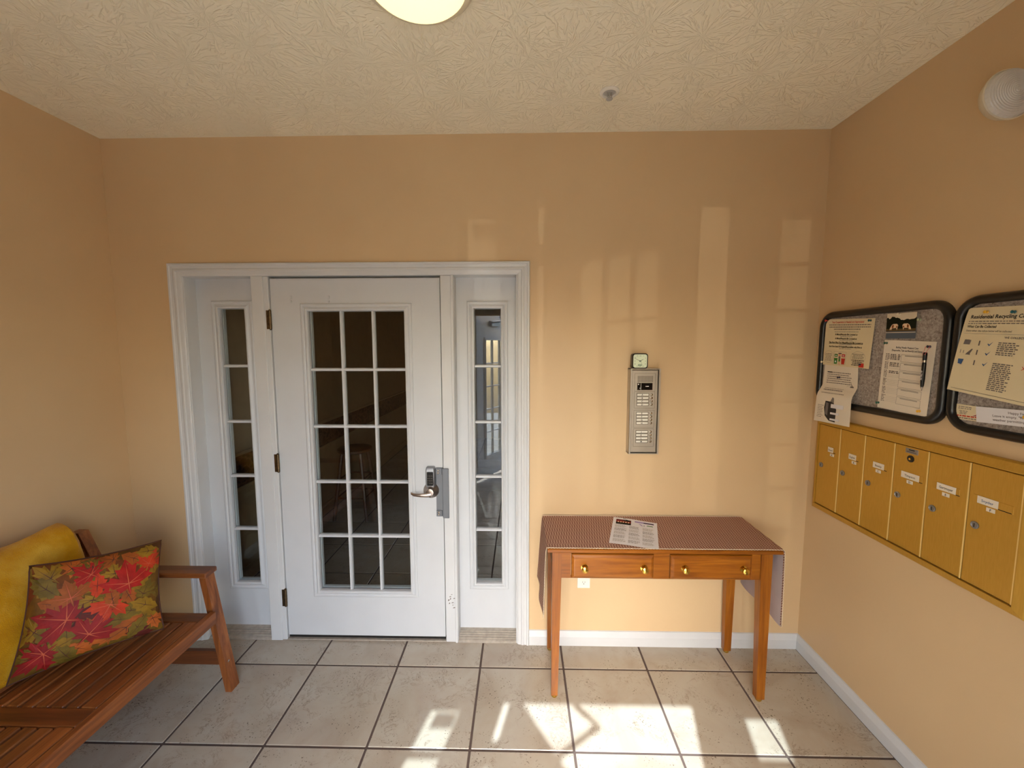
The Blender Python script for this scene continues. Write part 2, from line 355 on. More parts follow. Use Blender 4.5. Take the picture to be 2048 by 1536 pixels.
# floor: grout bed with every tile its own raised slab
T, TX, TY = 0.43905, 0.4588, -0.1806
YH, XH0, XH1 = 5.2, -1.76, 0.95
floor = struct(MB().box(XL-0.1, XR+0.1, YO, YH, -0.06, -0.003), 'floor', 'grout', 'beige ceramic tile floor with dark grout lines', 'floor')
def tiles(x0, x1, y0, y1):
    g = 0.0050
    for j in range(-6, 14):
        for i in range(-6, 5):
            ax, bx = TX+i*T+g, TX+(i+1)*T-g; ay, by = TY+(j-1)*T+g, TY+j*T-g
            ax, bx, ay, by = max(ax, x0), min(bx, x1), max(ay, y0), min(by, y1)
            if bx-ax < 0.012 or by-ay < 0.012: continue
            c = ((ax+bx)/2, (ay+by)/2, -0.003)
            MB().box(ax, bx, ay, by, -0.005, 0.0, 0.0018).obj('tile', 'tile', floor, loc=c)
tiles(XL, XR, YO, 0.0); tiles(XH0, XH1, WT, YH); tiles(-1.595, 0.232, 0.0, WT)
# exterior ground
struct(MB().box(-9, 9, -8.0, YO, -0.30, -0.02), 'ground', 'concrete', 'pale concrete walk outside the entrance', 'ground')

# ------------------------------------------------------------------ white entrance unit in the back wall
def casing(xo0, xo1, ztop, yface, sgn, name, label):
    """fluted door casing; yface = wall face, sgn = direction it stands proud of"""
    root = empty(name, ((xo0+xo1)/2, yface, 0), label, 'door trim', None, 'structure')
    prof = [(0, 0), (0, 0.012), (0.004, 0.019), (0.012, 0.019), (0.016, 0.015), (0.028, 0.013), (0.034, 0.016), (0.042, 0.016), (0.046, 0.012), (0.058, 0.010), (0.064, 0.008), (0.068, 0.0045), (0.068, 0)]
    Y = lambda p: yface+sgn*p
    MB().sweep([[(xo0+u, Y(p), 0) for u, p in prof], [(xo0+u, Y(p), ztop-u) for u, p in prof]], False).obj('casing_leg', 'white_trim', root)
    MB().sweep([[(xo0+u, Y(p), ztop-u) for u, p in prof], [(xo1-u, Y(p), ztop-u) for u, p in prof]], False).obj('casing_head', 'white_trim', root)
    MB().sweep([[(xo1-u, Y(p), ztop-u) for u, p in prof], [(xo1-u, Y(p), 0) for u, p in prof]], False).obj('casing_leg', 'white_trim', root)
    return root
casing(-1.6465, 0.2816, 2.132, 0.0, -1, 'trim_1', 'white fluted casing around the door and both sidelights')
fr = empty('trim_2', (-0.68, 0.06, 0), 'white frame of jambs and mullion posts beside the door', 'door trim', None, 'structure')
MB().box(-1.597, -1.572, -0.002, WT+0.01, 0, 2.09, 0.002).obj('jamb', 'white_trim', fr)
MB().box(0.208, 0.234, -0.002, WT+0.01, 0, 2.09, 0.002).obj('jamb', 'white_trim', fr)
MB().box(-1.572, 0.208, -0.002, WT+0.01, 2.064, 2.09, 0.002).obj('head_jamb', 'white_trim', fr)
for x0, x1, s_ in ((-1.206, -1.1165, 1), (-0.1935, -0.122, -1)):
    mb = MB(); mb.box(x0, x1, 0.0, WT, 0.0, 2.064, 0.003)
    if s_ > 0: mb.box(x0, x1-0.024, -0.006, 0.0, 0.0, 2.064, 0.002)
    else: mb.box(x1-0.016, x1-0.002, -0.007, 0.0, 0.0, 2.064, 0.002)
    mb.obj('mullion_post', 'white_trim', fr)
MB().box(-1.1165, -0.1935, 0.058, 0.085, 2.03, 2.064, 0.002).obj('door_stop', 'white_trim', fr)

def glazed(parent, x0, x1, z0, z1, y, th, gx0, gx1, gz0, gz1, fw, cols, rows, xf=None, slab='door_slab'):
    """panel with a moulded glazing frame, muntin bars and separate panes; y = room face, th = thickness (away from room)"""
    mb = MB(xf); a, b = y, y+th
    mb.box(x0, gx0-0.01, a, b, z0, z1); mb.box(gx1+0.01, x1, a, b, z0, z1)
    mb.box(gx0-0.01, gx1+0.01, a, b, z0, gz0-0.01); mb.box(gx0-0.01, gx1+0.01, a, b, gz1+0.01, z1)
    mb.obj(slab, 'white_door', parent)
    prof = [(-fw, 0.0), (-fw, 0.006), (-fw+0.006, 0.010), (-fw+0.014, 0.010), (-fw+0.018, 0.006), (-fw*0.45, 0.008), (-0.010, 0.014), (-0.003, 0.013), (0.0, 0.006), (0.0, -0.012), (-0.006, -0.012), (-0.006, 0.0)]
    for yy, sg in ((y, -1), (y+th, 1)):
        rings = []
        for cx, cz, ux, uz in ((gx0, gz0, 1, 1), (gx1, gz0, -1, 1), (gx1, gz1, -1, -1), (gx0, gz1, 1, -1)):
            rings.append([(cx+ux*u, yy+sg*p, cz+uz*u) for u, p in prof])
        MB(xf).sweep(rings, True).obj('glazing_frame', 'white_door', parent)
    ym = y+th/2; mw = 0.0085
    pw = (gx1-gx0)/cols; ph = (gz1-gz0)/rows
    bar = [(-mw, -0.010), (-mw, 0.010), (-mw*0.5, 0.019), (mw*0.5, 0.019), (mw, 0.010), (mw, -0.010), (mw*0.5, -0.019), (-mw*0.5, -0.019)]
    for i in range(1, cols):
        xc = gx0+i*pw; MB(xf).prism(bar, lambda p, q, t: (xc+p, ym+q, t), gz0, gz1).obj('muntin', 'white_door', parent)
    for j in range(1, rows):
        zc = gz0+j*ph; MB(xf).prism(bar, lambda p, q, t: (t, ym+q*0.96, zc+p), gx0, gx1).obj('muntin', 'white_door', parent)
    for j in range(rows):
        for i in range(cols):
            MB(xf).box(gx0+i*pw+mw*0.5*(i > 0), gx0+(i+1)*pw-mw*0.5*(i < cols-1), ym-0.002, ym+0.002, gz0+j*ph+mw*0.5*(j > 0), gz0+(j+1)*ph-mw*0.5*(j < rows-1)).obj('pane', 'glass', parent)

YD = 0.012
door = empty('door_1', (-1.112, YD, 0), 'white fifteen-pane french door with keypad lever lock', 'door', None, 'structure')
glazed(door, -1.112, -0.1985, 0.024, 2.052, YD, 0.044, -0.912, -0.391, 0.302, 1.880, 0.040, 3, 5)
for zc in (1.834, 1.046, 0.256):
    mb = MB(); mb.lathe([(0.0075, zc-0.05), (0.0075, zc+0.05)], lambda a, b, h: (-1.1145+a, YD-0.010+b, h), 10)
    for k in (-0.055, 0.05): mb.lathe([(0.003, zc+k), (0.006, zc+k+0.002), (0.003, zc+k+0.005)], lambda a, b, h: (-1.1145+a, YD-0.010+b, h), 8)
    for k in (-0.03, -0.01, 0.01, 0.03): mb.lathe([(0.0082, zc+k-0.001), (0.0082, zc+k+0.001)], lambda a, b, h: (-1.1145+a, YD-0.010+b, h), 10)
    mb.box(-1.133, -1.1145, YD-0.014, YD-0.009, zc-0.05, zc+0.05)
    mb.obj('hinge', 'old_brass', door, smooth=True)['label'] = 'tarnished brass hinge'
for xc in (-1.0, -0.795):                                               # painted-over hook marks
    mb = MB(); mb.box(xc-0.006, xc+0.006, YD-0.005, YD, 1.945, 1.962, 0.003); mb.box(xc-0.005, xc+0.005, YD-0.006, YD, 1.925, 1.937, 0.003); mb.obj('painted_hook', 'white_door', door)
MB().box(-1.112, -0.1985, YD+0.006, YD+0.04, 0.006, 0.026).obj('under_door_shade', 'dark_gap', door)  # dark strip painted in as the shaded gap under the door
# lever lock with keypad
LX = -0.2635
mb = MB()
mb.sweep([[(LX+x, YD-d, z) for x, d in ((-0.027*s, 0), (-0.027*s, 0.020*q), (-0.020*s, 0.030*q), (0.020*s, 0.030*q), (0.027*s, 0.020*q), (0.027*s, 0))] for z, s, q in ((0.900, 0.80, 0.7), (0.925, 0.98, 0.95), (0.975, 1.02, 1.0), (1.012, 0.98, 1.0), (1.026, 0.86, 0.75), (1.031, 0.70, 0.35))], False)
lock = mb.obj('lock_body', 'satin_steel', door, smooth=True); lock['label'] = 'satin steel keypad housing'
mb = MB(); mb.sweep([[(LX-0.018*s, YD-0.029, z), (LX-0.016*s, YD-0.0335, z), (LX+0.016*s, YD-0.0335, z), (LX+0.018*s, YD-0.029, z)] for z, s in ((0.929, 0.85), (0.935, 1.0), (1.0, 1.0), (1.006, 0.9))], False).obj('keypad', 'black_plastic', lock)
KD = [('1', '2', '3'), ('4', '5', '6'), ('7', '8', '9'), ('*', '0', '#')]
MB().lathe([(0.044, 0.0), (0.044, 0.006), (0.040, 0.016), (0.028, 0.026), (0.022, 0.036), (0.020, 0.045), (0.012, 0.047), (0.0, 0.047)], lambda a, b, h: (LX+a, YD-h, 0.894+b), 28).obj('rose', 'satin_nickel', lock, smooth=True)
mb = MB(); mb.sweep([[(x, YD-d-t*math.cos(q), z+hgt*math.sin(q)) for q in [2*math.pi*k/10 for k in range(10)]] for x, d, z, t, hgt in ((LX+0.006, 0.040, 0.882, 0.009, 0.015), (LX-0.02, 0.046, 0.880, 0.009, 0.012), (LX-0.055, 0.050, 0.880, 0.007, 0.0095), (LX-0.088, 0.047, 0.882, 0.006, 0.008), (LX-0.104, 0.040, 0.887, 0.005, 0.006), (LX-0.107, 0.030, 0.888, 0.004, 0.004))], False)
mb.obj('lever', 'satin_nickel', lock, smooth=True)
MB().lathe([(0.0028, 0.045), (0.0028, 0.0485), (0, 0.0485)], lambda a, b, h: (LX+0.002+a, YD-h, 0.872+b), 8).obj('release_button', 'dark_gap', lock)
# galvanised latch guard bolted over the door edge
gx0, gx1, gz0, gz1 = -0.2355, -0.163, 0.746, 1.022
mb = MB(); mb.box(gx0, -0.196, YD-0.006, YD-0.001, gz0, gz1, 0.001); mb.box(-0.199, -0.192, YD-0.018, YD-0.001, gz0-0.002, gz1, 0.001); mb.box(-0.196, gx1, YD-0.023, YD-0.016, gz0-0.006, gz1, 0.0015)
mb.box(gx0, -0.203, YD-0.012, YD-0.001, gz1-0.038, gz1, 0.001); mb.box(gx0, -0.203, YD-0.012, YD-0.001, gz0, gz0+0.034, 0.001)
guard = mb.obj('latch_guard', 'galvanised', door); guard['label'] = 'grey galvanised latch guard plate'
for zz in (gz1-0.014, gz1-0.029, gz0+0.024, gz0+0.011):
    MB().lathe([(0.0055, 0.011), (0.0055, 0.014), (0.003, 0.0165), (0, 0.017)], lambda a, b, h: (-0.2225+a, YD-h, zz+b), 10).obj('bolt', 'chrome', guard, smooth=True)

sl = empty('window_1', (-1.39, 0.08, 0.0), 'tall white five-pane sidelight left of the door', 'window', None, 'structure')
glazed(sl, -1.572, -1.206, 0.030, 2.064, 0.078, 0.036, -1.443, -1.299, 0.308, 1.900, 0.044, 1, 5, slab='panel')
sr = empty('window_2', (0.05, 0.08, 0.0), 'tall white five-pane sidelight between door and table', 'window', None, 'structure')
glazed(sr, -0.122, 0.208, 0.030, 2.064, 0.078, 0.036, -0.023, 0.1235, 0.316, 1.896, 0.040, 1, 5, slab='panel')
for nm, x0, x1, lb in (('trim_3', -1.572, -1.206, 'grey worn threshold under the left sidelight'), ('trim_4', -0.122, 0.208, 'grey worn threshold under the right sidelight')):
    mb = MB(); mb.prism([(-0.004, 0.0), (-0.004, 0.010), (0.0, 0.013), (0.076, 0.034), (0.12, 0.034), (0.12, 0.0)], lambda p, q, t: (t, p, q), x0, x1)
    for yy in (0.012, 0.026, 0.04, 0.054): mb.box(x0+0.001, x1-0.001, yy, yy+0.005, 0.013+0.28*yy-0.004, 0.016+0.28*yy)
    struct(mb, nm, 'threshold', lb, 'threshold')
struct(MB().box(-1.1165, -0.1935, 0.0, 0.12, 0.0, 0.006, 0.002), 'trim_5', 'threshold', 'dark grey metal threshold under the door', 'threshold')

# ------------------------------------------------------------------ hall behind the glass
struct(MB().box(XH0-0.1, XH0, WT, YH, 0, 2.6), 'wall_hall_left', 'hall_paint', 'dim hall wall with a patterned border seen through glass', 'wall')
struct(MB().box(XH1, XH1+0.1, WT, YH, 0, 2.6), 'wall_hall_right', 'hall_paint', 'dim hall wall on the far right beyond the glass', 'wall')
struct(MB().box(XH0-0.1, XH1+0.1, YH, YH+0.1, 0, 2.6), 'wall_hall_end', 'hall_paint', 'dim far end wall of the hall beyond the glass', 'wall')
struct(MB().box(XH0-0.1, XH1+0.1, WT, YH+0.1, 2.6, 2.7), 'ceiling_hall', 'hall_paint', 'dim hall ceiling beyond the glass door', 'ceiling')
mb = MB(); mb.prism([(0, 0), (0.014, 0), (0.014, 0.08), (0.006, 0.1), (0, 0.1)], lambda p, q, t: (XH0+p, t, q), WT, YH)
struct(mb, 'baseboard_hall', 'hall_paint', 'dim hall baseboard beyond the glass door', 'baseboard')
bd = struct(MB().box(XH0, XH0+0.004, WT, YH, 0.70, 0.925), 'trim_6', 'border', 'dark patterned border band on the hall wall', 'wall border')
MB().box(XH0, XH0+0.014, WT, YH, 0.925, 0.950, 0.003).obj('border_rail', 'hall_paint', bd)
MB().box(XH0, XH0+0.014, WT, YH, 0.675, 0.70, 0.003).obj('border_rail', 'hall_paint', bd)
ds = empty('door_2', (-1.74, YH, 0), 'dim double doors at the far end of the hall', 'door', None, 'structure')
for x0 in (-1.70, -1.28): 
    mb = MB(); mb.box(x0, x0+0.39, YH-0.03, YH, 0.02, 2.05, 0.004); mb.box(x0+0.06, x0+0.33, YH-0.04, YH-0.03, 1.1, 1.9, 0.008); mb.box(x0+0.06, x0+0.33, YH-0.04, YH-0.03, 0.2, 0.95, 0.008); mb.obj('door_leaf', 'dark_wood', ds)
st = empty('bar_stool', (-1.42, 1.75, 0), 'dark wooden stool standing in the hall beyond the door', 'stool')
MB().lathe([(0.0, 0.655), (0.15, 0.655), (0.165, 0.665), (0.165, 0.685), (0.15, 0.695), (0.0, 0.690)], lambda a, b, h: (-1.42+a, 1.75+b, h), 24).obj('seat', 'dark_wood', st, smooth=True)
for dx, dy in ((1, 1), (1, -1), (-1, 1), (-1, -1)):
    MB().tube([(-1.42+dx*0.09, 1.75+dy*0.09, 0.66), (-1.42+dx*0.16, 1.75+dy*0.16, 0.0)], [0.02, 0.016], 8).obj('leg', 'dark_wood', st, smooth=True)
for zz in (0.22, 0.40):
    k = 0.16-0.07*zz/0.66
    MB().tube([(-1.42-k, 1.75-k, zz), (-1.42+k, 1.75-k, zz), (-1.42+k, 1.75+k, zz), (-1.42-k, 1.75+k, zz)], 0.009, 6, True).obj('foot_rail', 'dark_wood', st)

# ------------------------------------------------------------------ entrance glazing behind the viewpoint (lets the sun in)
ym_ = (YO+YF)/2
for nm, x0, x1, zt, lb in (('window_3', FL0, FL1, 2.012, 'narrow entrance sidelight behind the viewpoint with a decal'), ('window_4', FR0, FR1, 1.996, 'narrow entrance sidelight behind the viewpoint, plain glass')):
    e = empty(nm, ((x0+x1)/2, ym_, 0.3), lb, 'window', None, 'structure'); n_ = 8
    for k in range(n_):
        z0 = 0.3+(zt-0.3)*k/n_; z1 = 0.3+(zt-0.3)*(k+1)/n_
        MB().box(x0, x1, YO+0.02, YO+0.024, z0, z1).obj('pane', 'glass', e)
        if k: MB().box(x0, x1, YO+0.008, YO+0.036, z0-0.009, z0+0.009, 0.003).obj('muntin', 'white_trim', e)
tag(MB().box(-0.654, -0.556, YO+0.0245, YO+0.026, 1.905, 1.978).obj('decal', 'decal'), 'small square decal on the entrance sidelight behind the viewpoint', 'sticker')
casing(-0.85, 1.08, 2.132, YF, 1, 'trim_7', 'white fluted casing around the entrance behind the viewpoint')
ent = empty('door_3', (-0.345, YO, 0), 'white french entrance door standing open behind the viewpoint', 'door', None, 'structure')
an = math.radians(-60); ca, sa = math.cos(an), math.sin(an)
XF = lambda x, y, z: (-0.322+x*ca-y*sa, YO-0.004+x*sa+y*ca, z)
glazed(ent, 0.0, 0.90, 0.02, 2.09, -0.022, 0.044, 0.19, 0.71, 0.30, 1.77, 0.04, 3, 5, XF)
for zc in (1.83, 1.05, 0.26): MB().box(-0.364, -0.318, YO-0.012, YO+0.004, zc-0.05, zc+0.05, 0.002).obj('hinge', 'old_brass', ent)
p0, p1, p2 = Vector((-0.025, YO+0.012, 2.042)), Vector((0.078, YO-0.05, 2.0)), Vector((-0.13, YO-0.19, 1.99))
MB().tube([p0, p1, p2], 0.014, 8).obj('closer_arm', 'satin_steel', ent)
MB(XF).box(0.26, 0.46, 0.024, 0.07, 1.945, 2.015, 0.004).obj('closer_body', 'satin_steel', ent)

# ------------------------------------------------------------------ oak side table
tb = empty('side_table', (0.89, -0.19, 0), 'honey oak side table with two drawers against the back wall', 'table')
TX0, TX1, TY0, TY1, TZ = 0.358, 1.432, -0.376, -0.006, 0.757
mb = MB(); mb.prism([(TY0, TZ-0.004), (TY0+0.004, TZ), (TY1-0.003, TZ), (TY1, TZ-0.004), (TY1, TZ-0.018), (TY0+0.004, TZ-0.019), (TY0, TZ-0.015)], lambda p, q, t: (t, p, q), TX0, TX1)
mb.obj('tabletop', 'oak_X', tb)
def table_leg(x0, x1, y0, y1, sx, sy):
    zt, zm = TZ-0.019, 0.61; t = 0.0125; zb = 0.014
    bx0, bx1 = (x0, x1-t) if sx > 0 else (x0+t, x1); by0, by1 = (y0, y1-t) if sy > 0 else (y0+t, y1)
    mb = MB()
    ring = lambda a, b, c, d, z: [(a, c, z), (b, c, z), (b, d, z), (a, d, z)]
    mb.sweep([ring(x0, x1, y0, y1, zt), ring(x0, x1, y0, y1, zm), ring(bx0, bx1, by0, by1, zb)], False)
    lg = mb.obj('leg', 'oak_Z', tb)
    MB().lathe([(0.005, 0.014), (0.014, 0.013), (0.0155, 0.006), (0.013, 0.0), (0, 0.0)], lambda a, b, h: ((bx0+bx1)/2+a, (by0+by1)/2+b, h), 14).obj('foot_glide', 'brass', lg, smooth=True)
table_leg(0.381, 0.424, -0.362, -0.319, 1, 1); table_leg(1.342, 1.392, -0.365, -0.320, -1, 1)
table_leg(0.381, 0.424, -0.068, -0.026, 1, -1); table_leg(1.342, 1.392, -0.068, -0.026, -1, -1)
AZ0, AZ1 = 0.607, TZ-0.019
mb = MB(); ya, yb = -0.356, -0.338
for a, b in ((0.424, 0.468), (0.852, 0.925), (1.302, 1.342)): mb.box(a, b, ya, yb, AZ0, AZ1)
for a, b in ((0.468, 0.852), (0.925, 1.302)): mb.box(a, b, ya, yb, AZ0, 0.6115); mb.box(a, b, ya, yb, 0.729, AZ1)
mb.obj('apron', 'oak_X', tb); MB().box(0.424, 1.342, -0.058, -0.040, AZ0, AZ1).obj('apron', 'oak_X', tb)
for x0, x1 in ((0.388, 0.406), (1.354, 1.372)): MB().box(x0, x1, -0.319, -0.068, AZ0, AZ1).obj('side_apron', 'oak_Y', tb)
for a, b, k0, k1 in ((0.470, 0.850, 0.529, 0.803), (0.927, 1.300, 0.989, 1.258)):
    mb = MB(); z0, z1 = 0.613, 0.7275
    ring = lambda i, y: [(a+i, y, z0+i), (b-i, y, z0+i), (b-i, y, z1-i), (a+i, y, z1-i)]
    mb.sweep([ring(0.004, -0.34), ring(0, -0.352), ring(0, -0.361), ring(0.003, -0.365), ring(0.012, -0.3705), ring(0.016, -0.371)], False)
    dr = mb.obj('drawer', 'oak_X', tb)
    for kx in (k0, k1):
        MB().lathe([(0.016, 0.0), (0.016, 0.002), (0.006, 0.004), (0.006, 0.012), (0.012, 0.016), (0.0155, 0.021), (0.0145, 0.027), (0.008, 0.031), (0, 0.032)], lambda p, q, h: (kx+p, -0.3705-h, 0.668+q), 18).obj('knob', 'brass', dr, smooth=True)
# runner laid over the table, hanging at both ends
rn = empty('table_runner', (0.89, -0.19, TZ), 'brown and cream woven runner over the oak table, hanging at both ends', 'table runner')
def rpath(u):
    """arc length along the runner -> (x, z)"""
    L1, L2, L3 = 0.345, 1.078, 0.372
    s_ = u*(L1+L2+L3)
    if s_ < L1: k = 1-s_/L1; return 0.352-0.024*k**0.8, TZ+0.004-L1*k
    if s_ < L1+L2: return 0.354+(s_-L1), TZ+0.006
    k = (s_-L1-L2)/L3; return 1.437+0.012*k**0.7, TZ+0.004-L3*k
def rpt(u, v, d=0.0):
    x, z = rpath(u); hang = max(0, (TZ-z)/0.36)
    y = -0.374+v*(0.352+0.012*u); x += hang*0.006*math.sin(v*9+1)*(1 if x < 0.9 else -1) - (0.012*hang*(1-v) if x < 0.9 else 0)*-1*(0.6)
    sx = -1 if u < 0.19 else (1 if u > 0.80 else 0)
    if sx: return (x-sx*d, y, z)
    return (x, y, z-d)
MB().grid(lambda u, v: rpt(u, v), 150, 18, lambda u, v: (u*1.795, v*0.36)).obj('cloth', 'runner', rn, smooth=True, open_=True)
MB().grid(lambda u, v: rpt(0.0+u*0.188, 0.012+v*0.976, 0.0035), 24, 18).obj('lining', 'runner_lining', rn, smooth=True, open_=True)['label'] = 'mauve grey lining on the underside'
MB().grid(lambda u, v: rpt(0.795+u*0.205, 0.012+v*0.976, 0.0035), 24, 18).obj('lining', 'runner_lining', rn, smooth=True, open_=True)['label'] = 'mauve grey lining on the underside'
edge = []
for i in range(300): edge.append((i/300, 0.0, 1.0))
pts = [(u, v) for u, v in [(i/260, 0.0) for i in range(261)]+[(1.0, j/40) for j in range(1, 41)]+[(1-i/260, 1.0) for i in range(1, 261)]+[(0.0, 1-j/40) for j in range(1, 40)]]
ev = []
for i, (u, v) in enumerate(pts):
    k = 0.004*(i % 2); x, y, z = rpt(u, v)
    if v == 0: y -= k
    if v == 1: y += k*0.3
    ev.append((x, y, z+0.0005))
MB().tube(ev, 0.0016, 5, True).obj('edging', 'runner_edging', rn)

# ------------------------------------------------------------------ flat print: lettering and pictures on papers
FC = {}
def text_poly(txt, size, bold=False, align='LEFT'):
    key = (txt, bold)
    if key not in FC:
        cu = bpy.data.curves.new('lettering', 'FONT'); cu.body = txt; cu.size = 1.0; cu.resolution_u = 2; cu.offset = 0.022 if bold else 0.006
        o = bpy.data.objects.new('lettering', cu); COL.objects.link(o); dg = bpy.context.evaluated_depsgraph_get()
        me = bpy.data.meshes.new_from_object(o.evaluated_get(dg)); vs = [(v.co.x, v.co.y) for v in me.vertices]; fs = [list(p.vertices) for p in me.polygons]
        bpy.data.objects.remove(o); bpy.data.meshes.remove(me); bpy.data.curves.remove(cu); FC[key] = (vs, fs)
    vs, fs = FC[key]; xs = [v[0] for v in vs] or [0]; wd = max(xs)*size
    o = {'LEFT': 0, 'CENTER': -wd/2, 'RIGHT': -wd}[align]
    return [(x*size+o, y*size) for x, y in vs], fs, wd
class Print:
    """flat print in paper units (metres across, metres up from the lower-left corner)"""
    def __init__(s, W, Hh, fn, d=0.0008): s.W, s.H, s.fn, s.d = W, Hh, fn, d; s.v = []; s.f = []; s.mi = []; s.mats = []
    def k(s, mat):
        if mat not in s.mats: s.mats.append(mat)
        return s.mats.index(mat)
    def poly(s, pts, mat, lift=0.0):
        o = len(s.v); s.v += [s.fn(x/s.W, y/s.H, s.d+lift) for x, y in pts]; s.f.append(list(range(o, o+len(pts)))); s.mi.append(s.k(mat)); return s
    def rect(s, x0, y0, x1, y1, mat, lift=0.0): return s.poly([(x0, y0), (x1, y0), (x1, y1), (x0, y1)], mat, lift)
    def text(s, txt, x, y, size, mat='ink', align='LEFT', bold=False, maxw=None, lift=0.0, rot=0.0):
        vs, fs, wd = text_poly(txt, size, bold, align); q = min(1.0, maxw/wd) if maxw else 1.0; o = len(s.v); c, n = math.cos(rot), math.sin(rot)
        s.v += [s.fn((x+(a*q)*c-b*n)/s.W, (y+(a*q)*n+b*c)/s.H, s.d+lift) for a, b in vs]
        for f in fs: s.f.append([i+o for i in f]); s.mi.append(s.k(mat))
        return s
    def lines(s, x0, x1, ytop, n, pitch, th, mat, seed=0, align='LEFT', rag=0.25):
        """unreadably small running print: word-sized dashes"""
        r = random.Random(seed)
        for i in range(n):
            y = ytop-i*pitch; w_ = (x1-x0)*(1-rag*r.random()); xs = x0 if align == 'LEFT' else (x0+x1)/2-w_/2; x = xs
            while x < xs+w_-0.002:
                ww = min(r.uniform(0.004, 0.013), xs+w_-x); s.rect(x, y-th, x+ww, y, mat); x += ww+0.0022
        return s
    def frame(s, x0, y0, x1, y1, t, mat):
        s.rect(x0, y0, x1, y0+t, mat); s.rect(x0, y1-t, x1, y1, mat); s.rect(x0, y0, x0+t, y1, mat); s.rect(x1-t, y0, x1, y1, mat); return s
    def ellipse(s, cx, cy, rx, ry, mat, ring=None, lift=0.0):
        P_ = [(cx+rx*math.cos(t), cy+ry*math.sin(t)) for t in [2*math.pi*i/20 for i in range(20)]]
        if ring is None: return s.poly(P_, mat, lift)
        for i in range(20):
            a, b = P_[i], P_[(i+1) % 20]; k = lambda p: (cx+(p[0]-cx)*(1-ring/rx), cy+(p[1]-cy)*(1-ring/ry)); s.poly([a, b, k(b), k(a)], mat)
        return s
    def obj(s, name, parent):
        mb = MB(); mb.v = s.v; mb.f = s.f; mb.mi = s.mi; return mb.obj(name, s.mats, parent, open_=True)
def bilerp(c, u, v):
    (a, b), (e, f) = (c[0], c[1]), (c[3], c[2])                          # c: lower-left, lower-right, upper-right, upper-left
    lo = Vector(c[0]).lerp(Vector(c[1]), u); hi = Vector(c[3]).lerp(Vector(c[2]), u); return lo.lerp(hi, v)
def wall_paper(name, corners, base_d, curl, mat, label, cat='notice', group=None):
    """sheet on the right-hand wall; corners (y,z) LL, LR, UR, UL; base_d off the wall; curl(u,v) extra"""
    cs = [Vector((0, y, z)) for y, z in corners]
    def fn(u, v, d=0.0):
        p = bilerp(cs, u, v); return (XR-base_d-curl(u, v)-d, p.y, p.z)
    root = empty(name, (XR-base_d, sum(c.y for c in cs)/4, sum(c.z for c in cs)/4), label, cat, group)
    MB().grid(lambda u, v: fn(u, v), 10, 14).obj('sheet', mat, root, smooth=True, open_=True)
    W_ = (cs[1]-cs[0]).length; H_ = (cs[3]-cs[0]).length
    return root, Print(W_, H_, fn), fn, W_, H_

# flyer on the table
cs = [Vector((0.650, -0.327, TZ+0.0085)), Vector((0.863, -0.388, TZ+0.0085)), Vector((0.948, -0.106, TZ+0.0085)), Vector((0.739, -0.033, TZ+0.0085))]
def ffn(u, v, d=0.0):
    p = bilerp(cs, u, v); return (p.x, p.y, p.z+d+0.004*max(0, (u-0.75))*max(0, 0.35-v)*12+0.0015*math.sin(u*5))
fl = empty('flyer', (0.80, -0.21, TZ), 'printed white flyer with a small red photo lying on the runner', 'flyer')
MB().grid(lambda u, v: ffn(u, v), 10, 12).obj('sheet', 'paper_white', fl, smooth=True, open_=True)
W_, H_ = 0.221, 0.298; pr = Print(W_, H_, ffn)
pr.rect(0.016, 0.218, 0.092, 0.276, 'print_red_dark'); pr.rect(0.016, 0.218, 0.092, 0.238, 'photo_tree', 0.0002); pr.poly([(0.045, 0.258), (0.07, 0.279), (0.092, 0.262), (0.092, 0.254)], 'photo_tree', 0.0004)
for k in range(5): pr.rect(0.024+k*0.013, 0.238, 0.031+k*0.013, 0.25, 'photo_white', 0.0004)
pr.rect(0.016, 0.250, 0.092, 0.254, 'ink_red', 0.0006)
pr.rect(0.11, 0.262, 0.205, 0.279, 'print_lavender'); pr.rect(0.145, 0.265, 0.204, 0.276, 'print_dark', 0.0002); pr.rect(0.05, 0.284, 0.066, 0.291, 'print_mid')
pr.poly([(0.130, 0.250), (0.140, 0.250), (0.152, 0.232), (0.146, 0.230)], 'print_lavender'); pr.ellipse(0.157, 0.237, 0.003, 0.004, 'photo_tree'); pr.rect(0.17, 0.238, 0.2, 0.246, 'ink_green')
for q, (x0, x1) in enumerate(((0.014, 0.075), (0.085, 0.140), (0.150, 0.207))):
    for r_ in range(5): pr.lines(x0, x1, 0.208-r_*0.039, 4, 0.0075, 0.0032, ('ink_light', 'ink_grey')[(q+r_) % 2], q*9+r_)
pr.obj('printed_text', fl)

# ------------------------------------------------------------------ wall outlet
ol = empty('wall_outlet', (0.5865, 0, 0.395), 'white duplex outlet plate on the wall under the table', 'outlet')
MB().box(0.551, 0.622, -0.006, 0, 0.338, 0.452, 0.003).obj('cover_plate', 'white_plastic', ol)
for zc in (0.372, 0.418):
    MB().lathe([(0.0165, 0.0), (0.0165, 0.0078), (0, 0.0078)], lambda a, b, h: (0.5865+a, -h, zc+b*0.85), 18).obj('socket', 'white_plastic', ol)
    for dx in (-0.0065, 0.0065): MB().box(0.5865+dx-0.001, 0.5865+dx+0.001, -0.0082, -0.0075, zc-0.001, zc+0.008).obj('slot', 'dark_gap', ol)
    MB().lathe([(0.0026, 0.0075), (0.0026, 0.0082), (0, 0.0082)], lambda a, b, h: (0.5865+a, -h, zc-0.007+b), 8).obj('slot', 'dark_gap', ol)

